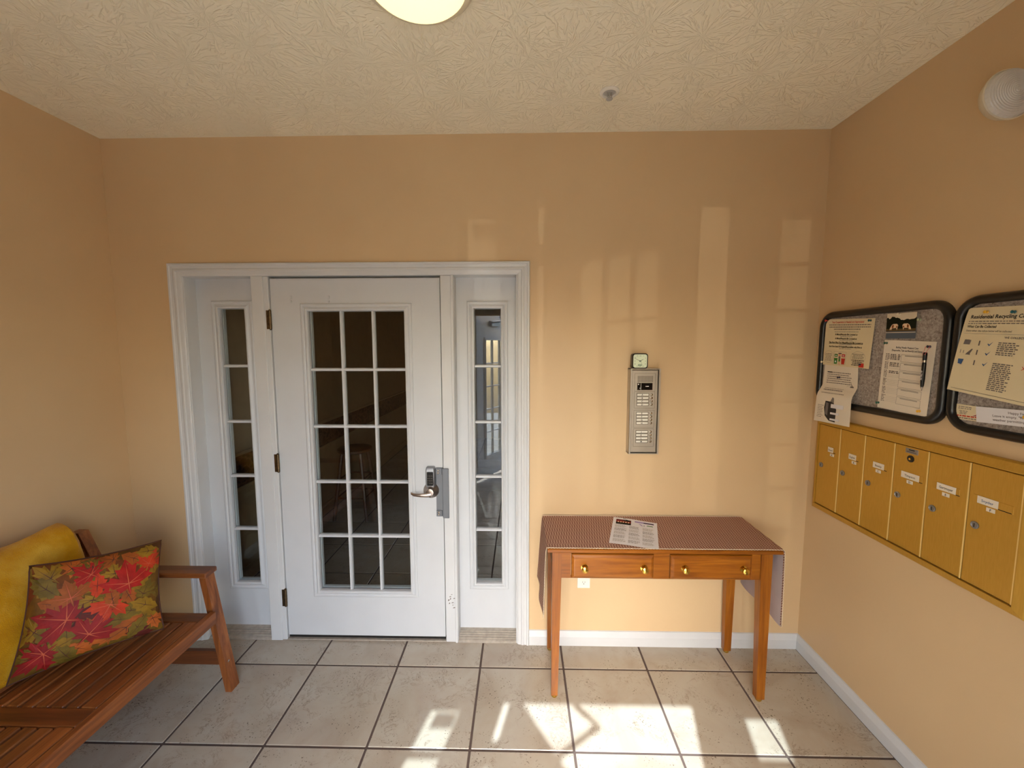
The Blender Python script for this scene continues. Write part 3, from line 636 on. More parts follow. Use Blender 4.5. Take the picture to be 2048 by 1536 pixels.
# ------------------------------------------------------------------ door intercom and its clock
ic = empty('door_intercom', (0.881, 0, 1.35), 'brushed aluminium intercom panel with twelve call buttons', 'intercom')
IX0, IX1, IZ0, IZ1 = 0.804, 0.959, 1.121, 1.573
mb = MB(); t = 0.004
mb.box(IX0, IX0+t, -0.058, 0, IZ0, IZ1); mb.box(IX1-t, IX1, -0.058, 0, IZ0, IZ1); mb.box(IX0, IX1, -0.058, 0, IZ1-t, IZ1); mb.box(IX0, IX1, -0.058, 0, IZ0, IZ0+t)
mb.prism([(-0.004, -0.060), (0.004, -0.060), (0.004, -0.052), (-0.004, -0.052)], lambda p, q, z: (IX0+0.004+p, q, z), IZ0, IZ1); mb.prism([(-0.004, -0.060), (0.004, -0.060), (0.004, -0.052), (-0.004, -0.052)], lambda p, q, z: (IX1-0.004+p, q, z), IZ0, IZ1)
mb.obj('housing', 'aluminium', ic)
FY = -0.050
MB().box(IX0+0.010, IX1-0.010, FY, -0.02, IZ0+0.008, IZ1-0.008, 0.002).obj('face_plate', 'aluminium', ic)
MB().box(IX0+0.004, IX1-0.004, -0.02, -0.004, IZ0+0.004, IZ1-0.004).obj('back_box', 'aluminium_dark', ic)
xl, xr_ = IX0+0.024, IX1-0.024
for z0, z1 in ((1.455, 1.548), (1.365, 1.452), (1.262, 1.355), (1.160, 1.256)):
    mb = MB(); e = 0.0009
    for q in ((xl, xr_, z0, z0+e), (xl, xr_, z1-e, z1), (xl, xl+e, z0, z1), (xr_-e, xr_, z0, z1)): mb.box(q[0], q[1], FY-0.0012, FY, q[2], q[3])
    mb.obj('module_frame', 'aluminium_dark', ic)
mb = MB()
for r_ in range(5):
    for c_ in range(12): x = xl+0.016+c_*0.0068; z = 1.534-r_*0.0066; mb.box(x, x+0.0036, FY-0.0008, FY, z-0.0036, z)
mb.obj('speaker_grille', 'dark_gap', ic)['kind'] = 'stuff'
dp = MB().box(xl+0.014, xr_-0.014, FY-0.0015, FY, 1.461, 1.498).obj('display', 'black_gloss', ic)
for q in ((xl+0.017, xl+0.023, 1.488, 1.494), (xl+0.032, xl+0.0335, 1.463, 1.496), (xl+0.026, xl+0.029, 1.468, 1.473), (xl+0.056, xl+0.074, 1.479, 1.4825)): MB().box(q[0], q[1], FY-0.002, FY-0.0012, q[2], q[3]).obj('display_mark', 'white_plastic', dp)
names = 'ABCDEFGHJKLM'; zs = [1.4365-k*0.0172 for k in range(4)]+[1.338-k*0.0172 for k in range(4)]+[1.2395-k*0.0172 for k in range(4)]
for ch, z in zip(names, zs):
    npl = MB().box(xl+0.014, xl+0.074, FY-0.003, FY, z-0.0056, z+0.0056, 0.0015).obj('name_plate', 'white_plastic', ic)
    mb = MB()
    for q in ((xl+0.0125, xl+0.0755, z-0.0070, z-0.0056), (xl+0.0125, xl+0.0755, z+0.0056, z+0.0070), (xl+0.0125, xl+0.014, z-0.007, z+0.007), (xl+0.074, xl+0.0755, z-0.007, z+0.007)): mb.box(q[0], q[1], FY-0.0036, FY, q[2], q[3])
    mb.obj('plate_rim', 'aluminium_dark', npl)
    Print(1, 1, lambda u, v, d, z=z: (xl+0.041+u, FY-0.003-d, z-0.0042+v), 0.0006).text(ch, 0, 0, 0.0115, 'ink', 'CENTER', True).obj('apartment_letter', npl)
    MB().lathe([(0.0068, 0.0), (0.0068, 0.0015), (0.005, 0.004), (0.003, 0.0045), (0, 0.0045)], lambda a, b, h: (xr_-0.017+a, FY-h, z+b), 14).obj('call_button', 'chrome', ic, smooth=True)
ck = empty('alarm_clock', (0.8535, -0.035, IZ1), 'small square clock with pale green face standing on the intercom', 'clock')
def rr(x0, x1, z0, z1, r, n=5):
    o = []
    for cx, cz, a0 in ((x1-r, z1-r, 0), (x0+r, z1-r, 90), (x0+r, z0+r, 180), (x1-r, z0+r, 270)):
        for k in range(n+1): a = math.radians(a0+90*k/n); o.append((cx+r*math.cos(a), cz+r*math.sin(a)))
    return o
CX0, CX1, CZ0, CZ1 = 0.813, 0.894, IZ1, IZ1+0.079
MB().sweep([[(x, y, z) for x, z in rr(CX0+i, CX1-i, CZ0+i, CZ1-i, 0.014-i*0.5)] for i, y in ((0.003, -0.012), (0.0, -0.018), (0.0, -0.050), (0.002, -0.053), (0.0045, -0.053), (0.005, -0.050))], False).obj('case', 'black_plastic', ck)
MB().prism(rr(CX0+0.005, CX1-0.005, CZ0+0.005, CZ1-0.005, 0.011), lambda p, q, t: (p, t, q), -0.0512, -0.049).obj('face', 'clock_face', ck)
ccx, ccz = (CX0+CX1)/2, (CZ0+CZ1)/2
def hand(name, ang, ln, wd, mat, d, back=0.006):
    a = math.radians(ang); dx, dz = math.sin(a), math.cos(a); px, pz = dz, -dx
    P_ = [(-back, wd), (ln, wd*0.4), (ln, -wd*0.4), (-back, -wd)]
    MB().prism([(ccx+l*dx+w_*px, ccz+l*dz+w_*pz) for l, w_ in P_], lambda p, q, t: (p, t, q), -0.0512-d-0.0006, -0.0512-d).obj(name, mat, ck)
hand('hour_hand', 60, 0.019, 0.0014, 'black_plastic', 0.0008); hand('minute_hand', -65, 0.026, 0.0011, 'black_plastic', 0.0016); hand('second_hand', 152, 0.026, 0.0006, 'pin_green', 0.0024)
MB().box(ccx-0.011, ccx+0.009, -0.0518, -0.0508, CZ0+0.013, CZ0+0.023).obj('small_display', 'lit_lcd', ck)
pr = Print(1, 1, lambda u, v, d: (ccx+u, -0.0512-d, ccz+v), 0.0004)
for k in range(1, 13):
    a = math.radians(30*k); q = 0.029/max(abs(math.sin(a)), abs(math.cos(a)))*0.92; pr.text(str(k), q*math.sin(a), q*math.cos(a)-0.003, 0.0085, 'pin_green', 'CENTER')
pr.obj('numerals', ck)

# ------------------------------------------------------------------ mailbox bank on the right wall
bx = empty('mailbox_bank', (XR, -0.52, 0.85), 'gold metal mailbox bank of six doors under the pinboards', 'mailbox')
MX = XR-0.012                                                           # door face plane
def rw(y, z, d): return (XR-d, y, z)
oy0, oy1, oz0, oz1 = -0.066, -0.972, 0.848, 1.330; iy0, iy1, iz0, iz1 = -0.086, -0.942, 0.876, 1.296
rings = []
for (oy, oz, iy, iz) in ((oy0, oz0, iy0, iz0), (oy1, oz0, iy1, iz0), (oy1, oz1, iy1, iz1), (oy0, oz1, iy0, iz1)):
    k = lambda t, d: rw(oy+(iy-oy)*t, oz+(iz-oz)*t, d)
    rings.append([k(0, 0), k(0, 0.014), k(0.15, 0.020), k(0.9, 0.026), k(1, 0.026), k(1, 0.004), k(1, 0.0)])
MB().sweep(rings, True).obj('frame', 'gold', bx)
MB().box(XR-0.008, XR, iy1, iy0, iz0, iz1).obj('back_panel', 'dark_gap', bx)
edges = [-0.0885, -0.2285, -0.3675, -0.5095, -0.6485, -0.7905, -0.9395]
nm = ['Board', 'Englade', 'Beatty', 'Timpson', 'Gartmayer', 'Snyder']
for k in range(6):
    ya, yb = edges[k]-0.0012, edges[k+1]+0.0012; yc = (ya+yb)/2
    d0 = MB().box(XR-0.021, XR-0.009, yb, ya, iz0+0.004, iz1-0.004, 0.0012).obj('mailbox_door', 'gold', bx)
    MB().box(XR-0.0222, XR-0.020, yb-0.0008, yb+0.0030, iz0+0.004, iz1-0.004).obj('edge_highlight', 'gold_highlight', d0)  # paler gold strip, painted highlight along one edge of the door
    ly = (-0.172, -0.304, -0.441, -0.582, -0.718, -0.848)[k]; lw_ = (0.034, 0.042, 0.054, 0.074, 0.066, 0.060)[k]
    sl_w = lw_/2+0.012
    MB().box(XR-0.0222, XR-0.0208, ly-sl_w-(0.028 if k == 5 else 0), ly+sl_w, 1.163, 1.190, 0.001).obj('card_slot', 'gold', d0)
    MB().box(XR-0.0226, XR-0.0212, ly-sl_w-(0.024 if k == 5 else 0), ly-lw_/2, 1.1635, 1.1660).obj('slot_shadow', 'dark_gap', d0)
    MB().box(XR-0.0232, XR-0.0222, ly-lw_/2, ly+lw_/2, 1.1645, 1.1895, 0.0004).obj('name_card', 'paper', d0)
    Print(1, 1, lambda u, v, d, ly=ly: rw(ly-u, 1.172+v, 0.0232+d), 0.0005).text(nm[k], 0, 0, 0.0125, 'ink_blue' if k == 5 else 'ink', 'CENTER', False, lw_*0.72).obj('name_lettering', d0)
    ny = ly-0.010 if k in (0, 1, 5) else ly
    MB().box(XR-0.0226, XR-0.0208, ny-0.0125, ny+0.0125, 1.1465, 1.1595, 0.0004).obj('letter_card', 'paper', d0)
    Print(1, 1, lambda u, v, d, ny=ny: rw(ny-u, 1.1493+v, 0.0226+d), 0.0005).text('ABCDEF'[k], 0, 0, 0.0105, 'ink', 'CENTER', True).obj('letter_mark', d0)
    ky = (-0.116, -0.254, -0.395, -0.536, -0.676, -0.818)[k]
    MB().lathe([(0.0125, 0.0), (0.0125, 0.003), (0.0095, 0.0045), (0.0085, 0.0035), (0, 0.0035)], lambda a, b, h: rw(ky+a, 1.086+b, 0.021+h), 18).obj('lock', 'satin_steel', d0, smooth=True)
    MB().box(XR-0.0252, XR-0.0243, ky-0.0012, ky+0.0012, 1.079, 1.092).obj('keyhole', 'dark_gap', d0)
    if k == 3:
        MB().box(XR-0.0220, XR-0.0208, -0.605, -0.554, 1.2665, 1.286, 0.0004).obj('maker_plate', 'satin_steel', d0)
        p_ = Print(1, 1, lambda u, v, d: rw(-0.5795-u, 1.2665+v, 0.022+d), 0.0005); p_.rect(-0.012, 0.012, 0.012, 0.016, 'print_dark'); p_.rect(-0.02, 0.004, 0.018, 0.0075, 'print_mid'); p_.obj('plate_print', d0)
        MB().lathe([(0.0135, 0.0), (0.0135, 0.003), (0.010, 0.004), (0, 0.004)], lambda a, b, h: rw(-0.578+a, 1.246+b, 0.021+h), 18).obj('master_lock', 'black_plastic', d0, smooth=True)
        MB().lathe([(0.004, 0.004), (0.004, 0.006), (0, 0.006)], lambda a, b, h: rw(-0.578+a, 1.246+b, 0.021+h), 10).obj('lock_core', 'brass', d0)

# ------------------------------------------------------------------ pinboards
def pinboard(name, y0, y1, z0, z1, label):
    root = empty(name, (XR, (y0+y1)/2, (z0+z1)/2), label, 'pinboard', 'pinboards over the mailboxes')
    sec = [(0.0, 0.0), (0.0, 0.012), (0.004, 0.021), (0.012, 0.027), (0.020, 0.027), (0.027, 0.022), (0.031, 0.014), (0.031, 0.0)]
    rings = []; r = 0.078; n = 8
    for cyy, czz, a0 in ((y1+r, z0+r, 180), (y0-r, z0+r, 270), (y0-r, z1-r, 0), (y1+r, z1-r, 90)):
        for k in range(n+1):
            a = math.radians(a0+90*k/n); rings.append([rw(cyy+(r-u)*math.cos(a), czz+(r-u)*math.sin(a), d) for u, d in sec])
    MB().sweep(rings, True).obj('frame', 'black_gloss' if False else 'black_plastic', root, smooth=True)
    i = 0.024; pts = []
    for cyy, czz, a0 in ((y1+r, z0+r, 180), (y0-r, z0+r, 270), (y0-r, z1-r, 0), (y1+r, z1-r, 90)):
        for k in range(n+1): a = math.radians(a0+90*k/n); pts.append((cyy+(r-i)*math.cos(a), czz+(r-i)*math.sin(a)))
    MB().prism(pts, lambda p, q, t: rw(p, q, t), 0.002, 0.010).obj('board', 'pinboard', root)
    return root
pinboard('pinboard', -0.038, -0.680, 1.390, 1.857, 'grey pinboard in black frame nearest the corner, with the horse photo')
pinboard('pinboard', -0.684, -1.330, 1.388, 1.859, 'grey pinboard in black frame cut by the picture edge, with the recycling sheet')

flat = lambda u, v: 0.0
# notice about bins (upper left of the corner board)
nt, pr, nf, W_, H_ = wall_paper('bin_notice', [(-0.068, 1.595), (-0.351, 1.587), (-0.358, 1.809), (-0.073, 1.822)], 0.0135, lambda u, v: 0.003*u*(1-v)*2, 'paper_cream', 'cream bin notice with red heading and cartoon bins on the corner pinboard')
c_ = W_/2; sc_ = W_/0.285
pr.text('Your Cooperation is Needed and Appreciated', c_-0.008, H_-0.019, 0.0125, 'ink_red', 'CENTER', True, W_*0.66)
pr.lines(0.022, W_-0.016, H_-0.026, 2, 0.0105, 0.0042, 'ink_grey', 3, 'CENTER', 0.05); pr.lines(0.055, W_-0.07, H_-0.047, 1, 0.01, 0.0042, 'ink_grey', 4, 'CENTER', 0.05); pr.lines(0.06, W_-0.075, H_-0.060, 1, 0.01, 0.003, 'ink_light', 5, 'CENTER', 0.05)
for q, (tx, wq) in enumerate((('A Mixed/Recycle Bin Located at', 0.47), ('A Mixed/Recycle Bin Located at', 0.46), ('The Next Blue Port Mixed/Recycle Bin Located at', 0.72), ('And One Used Of Original/Recyclables only Bins at', 0.70))):
    y = H_-0.078-q*0.0195; pr.text(tx, c_-0.008, y, 0.0115, 'ink', 'CENTER', True, W_*wq); pr.lines(c_-0.045, c_+0.035, y-0.0045, 1, 0.01, 0.003, 'ink_light', 20+q, 'CENTER', 0.1)
    if q == 2: pr.rect(c_-0.008-W_*0.36, y-0.0025, c_-0.008+W_*0.36, y-0.0012, 'ink')
pr.ellipse(0.036, 0.042, 0.033, 0.030, 'ink_light', 0.0011); pr.lines(0.010, 0.062, 0.058, 6, 0.0065, 0.0026, 'ink_grey', 30, 'CENTER', 0.3)
pr.ellipse(0.216, 0.045, 0.042, 0.031, 'ink_light', 0.0011); pr.lines(0.182, 0.250, 0.064, 4, 0.0065, 0.0026, 'ink_grey', 31, 'CENTER', 0.3); pr.lines(0.182, 0.252, 0.036, 4, 0.0075, 0.0035, 'ink', 32, 'CENTER', 0.25)
pr.frame(0.070, 0.008, 0.148, 0.070, 0.0010, 'ink_light')
for x, cM in ((0.086, 'ink_green'), (0.132, 'ink_red')):
    pr.poly([(x-0.009, 0.010), (x+0.009, 0.010), (x+0.011, 0.034), (x-0.011, 0.034)], cM, 0.0002); pr.rect(x-0.012, 0.034, x+0.012, 0.038, cM, 0.0002); pr.rect(x-0.010, 0.045, x+0.010, 0.058, cM, 0.0002); pr.rect(x-0.006, 0.049, x+0.006, 0.053, 'paper_white', 0.0004)
pr.ellipse(0.086, 0.021, 0.004, 0.005, 'paper_white', None, 0.0004)
pr.ellipse(0.108, 0.055, 0.0075, 0.008, 'skin', None, 0.0002); pr.rect(0.100, 0.059, 0.120, 0.063, 'pin_navy', 0.0004); pr.rect(0.103, 0.034, 0.114, 0.048, 'print_mid', 0.0002); pr.rect(0.104, 0.022, 0.114, 0.034, 'ink_green', 0.0003); pr.rect(0.105, 0.006, 0.108, 0.022, 'skin', 0.0002); pr.rect(0.110, 0.004, 0.113, 0.022, 'skin', 0.0002)
pr.obj('printed_text', nt)
# lower notice hanging off the board
ln, pr, lf, W_, H_ = wall_paper('recycling_leaflet', [(-0.063, 1.307), (-0.291, 1.315), (-0.290, 1.596), (-0.083, 1.600)], 0.0118, lambda u, v: 0.024*min(1, max(0, (0.62-v)/0.15))**0.8+0.004*u*max(0, v-0.62)/0.38, 'paper', 'white leaflet with black bin drawing hanging below the corner pinboard')
pr.lines(0.026, W_-0.035, H_-0.038, 6, 0.0105, 0.0040, 'ink_grey', 40, rag=0.12); pr.rect(0.026, H_-0.042, 0.06, H_-0.037, 'ink', 0.0003)
pr.lines(0.028, W_-0.07, H_-0.108, 3, 0.009, 0.0040, 'print_mid', 41, rag=0.06); pr.lines(0.024, W_-0.05, H_-0.142, 1, 0.009, 0.0030, 'ink_grey', 42, rag=0.02)
pr.rect(W_-0.043, H_-0.112, W_-0.022, H_-0.100, 'print_mid'); pr.poly([(W_-0.04, H_-0.086), (W_-0.038, H_-0.086), (W_-0.028, H_-0.1), (W_-0.034, H_-0.1)], 'print_mid'); pr.ellipse(W_-0.056, H_-0.106, 0.008, 0.008, 'ink_light', 0.0015)
pr.poly([(0.072, 0.034), (0.100, 0.012), (0.140, 0.008), (0.142, 0.072), (0.120, 0.108), (0.068, 0.110), (0.062, 0.075)], 'print_dark'); pr.poly([(0.071, 0.045), (0.088, 0.036), (0.090, 0.100), (0.072, 0.104)], 'print_mid', 0.0002); pr.poly([(0.100, 0.110), (0.112, 0.132), (0.122, 0.128), (0.124, 0.102)], 'ink_grey', 0.0001)
for y0, y1, x1 in ((0.078, 0.098, 0.185), (0.046, 0.056, 0.160), (0.016, 0.025, 0.165)): pr.rect(0.106, y0, x1, y1, 'paper_white', 0.0004); pr.frame(0.106, y0, x1, y1, 0.001, 'print_mid'); pr.lines(0.110, x1-0.005, y1-0.0035, max(1, int((y1-y0)/0.007)), 0.006, 0.0024, 'ink_grey', int(y0*999), rag=0.2)
pr.lines(0.018, 0.058, 0.086, 8, 0.0085, 0.0026, 'ink_grey', 43, rag=0.3); pr.obj('printed_text', ln)
# horse photo
hp, pr, hf, W_, H_ = wall_paper('horse_photo', [(-0.413, 1.719), (-0.542, 1.717), (-0.546, 1.820), (-0.417, 1.822)], 0.0118, lambda u, v: 0.004*v, 'photo_road', 'colour photo of two brown and white horses grazing by a road', 'photo')
pr.rect(0, 0.070, W_, H_, 'photo_sky'); rd = random.Random(2); top = [(W_*i/22, 0.079+rd.uniform(-0.003, 0.006)+0.007*math.sin(i*0.32)) for i in range(23)]
pr.poly([(0, 0.034)]+[(W_, 0.034)]+top[::-1], 'photo_tree', 0.0002); pr.rect(0, 0.030, W_, 0.040, 'photo_grass', 0.0003); pr.rect(0, 0.0235, W_, 0.026, 'photo_sky', 0.0003)
for hx, sg in ((0.038, -1), (0.088, 1)):
    body = [(-0.016, 0.040), (-0.014, 0.034), (-0.011, 0.042), (0.008, 0.043), (0.011, 0.034), (0.013, 0.042), (0.016, 0.054), (0.010, 0.060), (-0.006, 0.060), (-0.013, 0.056), (-0.020, 0.044), (-0.022, 0.036), (-0.018, 0.036)]
    pr.poly([(hx+sg*-x, y) for x, y in body], 'photo_white', 0.0005); pr.poly([(hx+sg*-x, y) for x, y in ((-0.012, 0.043), (-0.004, 0.044), (-0.004, 0.057), (-0.011, 0.055))], 'photo_brown', 0.0007); pr.poly([(hx+sg*-x, y) for x, y in ((0.006, 0.044), (0.013, 0.045), (0.013, 0.053), (0.008, 0.050))], 'photo_brown', 0.0007)
pr.obj('printed_picture', hp)
# rota sheet
rs, pr, rf, W_, H_ = wall_paper('rota_sheet', [(-0.400, 1.426), (-0.618, 1.416), (-0.627, 1.703), (-0.410, 1.714)], 0.0125, lambda u, v: 0.004*(1-v)*u, 'paper', 'white cleaning rota sheet with boxes beneath the horse photo')
pr.text('Building Weekly Weekend Crew', W_*0.48, H_-0.032, 0.0105, 'print_mid', 'CENTER', True, W_*0.44); pr.text('(Responsible, Task and Board(s) and Dates)', W_*0.48, H_-0.044, 0.0105, 'print_mid', 'CENTER', True, W_*0.60)
for q in range(6):
    y1 = H_-0.056-q*0.0345; pr.frame(W_*0.39, y1-0.030, W_*0.86, y1, 0.0009, 'ink_grey'); pr.rect(W_*0.46, y1-0.007, W_*0.80, y1-0.003, 'ink_light')
    pr.lines(0.014, 0.034, y1, 5, 0.0062, 0.003, 'ink_grey', 50+q, rag=0.3)
    for r_ in range(4): pr.rect(0.034, y1-0.006-r_*0.0065, W_*0.385, y1-0.0054-r_*0.0065, 'ink_light')
    if q < 3: pr.lines(0.037, 0.068, y1-0.001, 4-q, 0.0062, 0.0034, 'print_mid', 70+q, rag=0.15); pr.lines(0.070, 0.082, y1-0.001, 4-q, 0.0062, 0.0034, 'ink_grey', 80+q, rag=0.1)
pr.obj('printed_text', rs)
# second board
r2_, pr, rf2, W_, H_ = wall_paper('recycling_sheet', [(-0.700, 1.535), (-1.000, 1.496), (-1.030, 1.806), (-0.727, 1.817)], 0.0135, lambda u, v: 0.022*(1-v)**0.6, 'paper_cream', 'cream recycling information sheet on the pinboard at the picture edge', 'notice')
pr.text('Residential Recycling Collection Information', 0.016, H_-0.036, 0.0165, 'ink', 'LEFT', True, 0.275)
pr.lines(0.014, 0.29, H_-0.044, 2, 0.0072, 0.0028, 'ink_grey', 90, rag=0.12); pr.text('What Can Be Collected', 0.014, H_-0.066, 0.0115, 'ink', 'LEFT', True, 0.085); pr.text('Every other, the refuse below will be collected', 0.014, H_-0.079, 0.0085, 'print_mid', 'LEFT', False, 0.13)
pr.rect(0.01, H_-0.086, 0.29, H_-0.0850, 'ink_light'); pr.text('WE COLLECT', 0.130, H_-0.098, 0.0085, 'print_mid', 'LEFT', True); pr.text("WE DON'T COLLECT", 0.240, H_-0.098, 0.0085, 'print_mid', 'LEFT', True, 0.05)
def tick(x, y): pr.poly([(x, y+0.005), (x+0.003, y+0.006), (x+0.006, y+0.003), (x+0.015, y+0.013), (x+0.006, y-0.002)], 'ink_blue')
def cross(x, y): pr.poly([(x, y), (x+0.002, y), (x+0.012, y+0.011), (x+0.010, y+0.011)], 'ink_red'); pr.poly([(x+0.010, y), (x+0.012, y), (x+0.002, y+0.011), (x, y+0.011)], 'ink_red', 0.0002)
for q, (y, n1, n2) in enumerate(((H_-0.122, 5, 2), (H_-0.152, 2, 5), (H_-0.186, 15, 15))):
    if q == 0: pr.poly([(0.016, y), (0.036, y), (0.038, y+0.014), (0.032, y+0.016), (0.018, y+0.016)], 'print_mid')
    if q == 1: pr.poly([(0.030, y-0.004), (0.046, y-0.004), (0.044, y+0.0), (0.050, y+0.016), (0.046, y+0.016), (0.034, y+0.002)], 'print_mid'); pr.rect(0.012, y, 0.014, y+0.012, 'ink_grey'); pr.rect(0.022, y, 0.024, y+0.010, 'ink_grey')
    if q == 2: pr.poly([(0.014, y-0.002), (0.026, y-0.004), (0.030, y+0.014), (0.012, y+0.014)], 'ink_blue')
    pr.rect(0.062, y-0.002, 0.066, y+0.014, 'print_mid'); tick(0.088, y); cross(0.195, y)
    pr.lines(0.118, 0.176, y+0.012, n1, 0.0058, 0.0032, 'print_mid', 95+q, rag=0.3); pr.lines(0.225, 0.285, y+0.010, n2, 0.0058, 0.0032, 'print_mid', 99+q, rag=0.3)
pr.rect(0.012, 0.009, 0.29, 0.0102, 'ink_grey'); pr.obj('printed_text', r2_)
bc, pr, bf, W_, H_ = wall_paper('business_card', [(-0.713, 1.431), (-0.786, 1.433), (-0.783, 1.484), (-0.715, 1.485)], 0.0115, flat, 'paper_cream', 'small cream card with red print beneath the recycling sheet', 'card')
pr.lines(0.008, 0.055, 0.047, 2, 0.006, 0.0024, 'ink_grey', 120, rag=0.1); pr.lines(0.012, 0.040, 0.032, 3, 0.0048, 0.0022, 'ink_grey', 121, 'CENTER', 0.3); pr.poly([(0.056, 0.018), (0.070, 0.018), (0.070, 0.036), (0.066, 0.022)], 'ink_maroon'); pr.lines(0.003, 0.069, 0.016, 1, 0.006, 0.0042, 'ink_red', 122, rag=0.02); pr.lines(0.006, 0.068, 0.008, 1, 0.006, 0.0036, 'ink_grey', 123, rag=0.02); pr.obj('printed_text', bc)
ws, pr, wf, W_, H_ = wall_paper('paper_strip', [(-0.783, 1.432), (-1.010, 1.446), (-1.000, 1.496), (-0.778, 1.484)], 0.0130, lambda u, v: 0.002*v, 'paper_white', 'white paper strip with three typed lines beneath the recycling sheet', 'notice')
pr.text('Happy First of the Year', 0.092, 0.036, 0.011, 'print_mid', 'LEFT', False); pr.text('Leave it empty. "Fragile Times down', 0.048, 0.023, 0.011, 'print_mid', 'LEFT', False); pr.text('weather permitting. Please bring', 0.048, 0.010, 0.011, 'print_mid', 'LEFT', False); pr.obj('printed_text', ws)

# push pins
PIN = [(0.0005, -0.004), (0.0008, 0.0), (0.0046, 0.0005), (0.0050, 0.002), (0.0028, 0.0040), (0.0026, 0.0085), (0.0048, 0.0105), (0.0052, 0.0130), (0.0040, 0.0142), (0, 0.0145)]
def pin(y, z, d, mat, label):
    o = MB().lathe(PIN, lambda a, b, h: rw(y+a-h*0.25, z+b, d+h), 12).obj('push_pin', mat, None, smooth=True, loc=rw(y, z, d)); tag(o, label, 'push pin', 'push pins on the pinboards')
def at(fn, u, v): p = fn(u, v, 0.0005); return p[1], p[2], XR-p[0]
pin(*at(nf, 0.03, 0.975), 'pin_red', 'red push pin in the top left corner of the bin notice'); pin(*at(nf, 0.925, 0.955), 'pin_teal', 'teal push pin in the top right corner of the bin notice')
pin(*at(nf, 0.012, 0.06), 'pin_clear', 'pale pink push pin at the lower left edge of the bin notice')
pin(*at(lf, 0.50, 0.79), 'pin_navy', 'dark blue push pin in the middle of the hanging leaflet')
pin(*at(hf, 0.45, 0.955), 'pin_clear', 'cream push pin at the top of the horse photo'); pin(-0.556, 1.789, 0.0115, 'pin_pale', 'pale green push pin in bare board beside the horse photo')
pin(*at(rf, 0.06, 0.955), 'pin_green', 'dark green push pin in the top left corner of the rota sheet'); pin(*at(rf, 0.90, 0.935), 'pin_navy', 'dark violet push pin holding the pink cord of the pen')
pin(*at(rf, 0.025, 0.07), 'pin_green', 'dark green push pin in the bottom left corner of the rota sheet'); pin(*at(rf, 0.87, 0.07), 'pin_yellow', 'yellow push pin at the bottom of the rota sheet')
pin(*at(rf2, 0.20, 0.945), 'pin_yellow', 'yellow push pin at the top left of the recycling sheet'); pin(*at(rf2, 0.45, 0.935), 'pin_teal', 'teal push pin over the heading of the recycling sheet')
pin(*at(wf, 0.62, 0.62), 'pin_yellow', 'yellow push pin in the white paper strip')
yy, zz, dd = at(nf, 0.85, 0.055); fm = empty('flag_sticker', rw(yy, zz, dd), 'tiny red flag sticker on the lower right of the bin notice', 'sticker')
MB().box(XR-dd-0.0018, XR-dd-0.0002, yy-0.013, yy+0.012, zz-0.009, zz+0.009).obj('flag_face', 'ink_red', fm); MB().box(XR-dd-0.0024, XR-dd-0.0018, yy+0.001, yy+0.012, zz+0.0, zz+0.009).obj('flag_corner', 'pin_navy', fm)
# pen on a pink cord
pt, pb = Vector(rw(-0.6065, 1.664, 0.031)), Vector(rw(-0.6050, 1.519, 0.031)); ax = (pb-pt)
pe = empty('pen', pt, 'black pen hanging on a pink cord from the rota sheet', 'pen')
def along(t): return tuple(pt+ax*t)
MB().tube([along(t) for t in (0.0, 0.02, 0.06, 0.20, 0.205)], [0.004, 0.0062, 0.0068, 0.0064, 0.0062], 12).obj('cap', 'black_plastic', pe, smooth=True)
MB().tube([along(t) for t in (0.205, 0.26)], 0.0069, 12).obj('ring', 'chrome', pe, smooth=True)
MB().tube([along(t) for t in (0.26, 0.30, 0.7, 0.86, 0.91)], [0.0058, 0.0066, 0.0068, 0.0055, 0.0042], 12).obj('barrel', 'black_plastic', pe, smooth=True)
MB().tube([along(t) for t in (0.91, 0.97, 1.0)], [0.0038, 0.0018, 0.0006], 10).obj('tip', 'chrome', pe, smooth=True)
Print(1, 1, lambda u, v, d: tuple(pt+ax*(0.47+u/ax.length)+Vector((-0.0066-d, -v, 0))), 0.0007).text('ALTRUX', 0, -0.003, 0.0098, 'paper_white', 'LEFT', True, 0.044).obj('printed_name', pe)
yy, zz, dd = at(rf, 0.90, 0.935)
MB().tube([rw(yy+0.004, zz, dd+0.006), rw(-0.604, 1.685, 0.030), rw(-0.603, 1.655, 0.037)], 0.0009, 5).obj('cord', 'pin_pink', pe); MB().tube([rw(yy-0.004, zz, dd+0.006), rw(-0.620, 1.685, 0.030), rw(-0.611, 1.655, 0.037)], 0.0009, 5).obj('cord', 'pin_pink', pe)

# ------------------------------------------------------------------ emergency lamp high on the right wall
em = empty('emergency_light', (XR, -1.0, 2.45), 'round clear emergency lamp head high on the mailbox wall', 'lamp')
MB().box(XR-0.075, XR, -1.20, -0.915, 2.40, 2.56, 0.012).obj('housing', 'cream_plastic', em)
EC = Vector((1.700, -0.842, 2.440)); ed = Vector((-0.06, -0.99, 0.03)).normalized(); e1 = ed.cross(Vector((0, 0, 1))).normalized(); e2 = ed.cross(e1)
def efn(a, b, h): return tuple(EC+(e1*a+e2*b+ed*h)*1.19)
MB().tube([(XR-0.04, -0.93, 2.49), tuple(EC-ed*0.035)], 0.013, 10).obj('swivel_arm', 'cream_plastic', em)
MB().lathe([(0.012, -0.034), (0.030, -0.030), (0.052, -0.018), (0.0615, 0.0), (0.0625, 0.004), (0.060, 0.006), (0.058, 0.002), (0.046, -0.014), (0.028, -0.024), (0.0, -0.028)], efn, 30).obj('lamp_head', 'cream_plastic', em, smooth=True)
ln_ = MB(); prof = [(0.060, 0.004)]
for k in range(1, 13): r = 0.060*(1-k/13); prof += [(r+0.0018, 0.004+0.020*math.sqrt(1-(r/0.062)**2)), (r, 0.0058+0.020*math.sqrt(1-(r/0.062)**2))]
prof += [(0, 0.0255)]
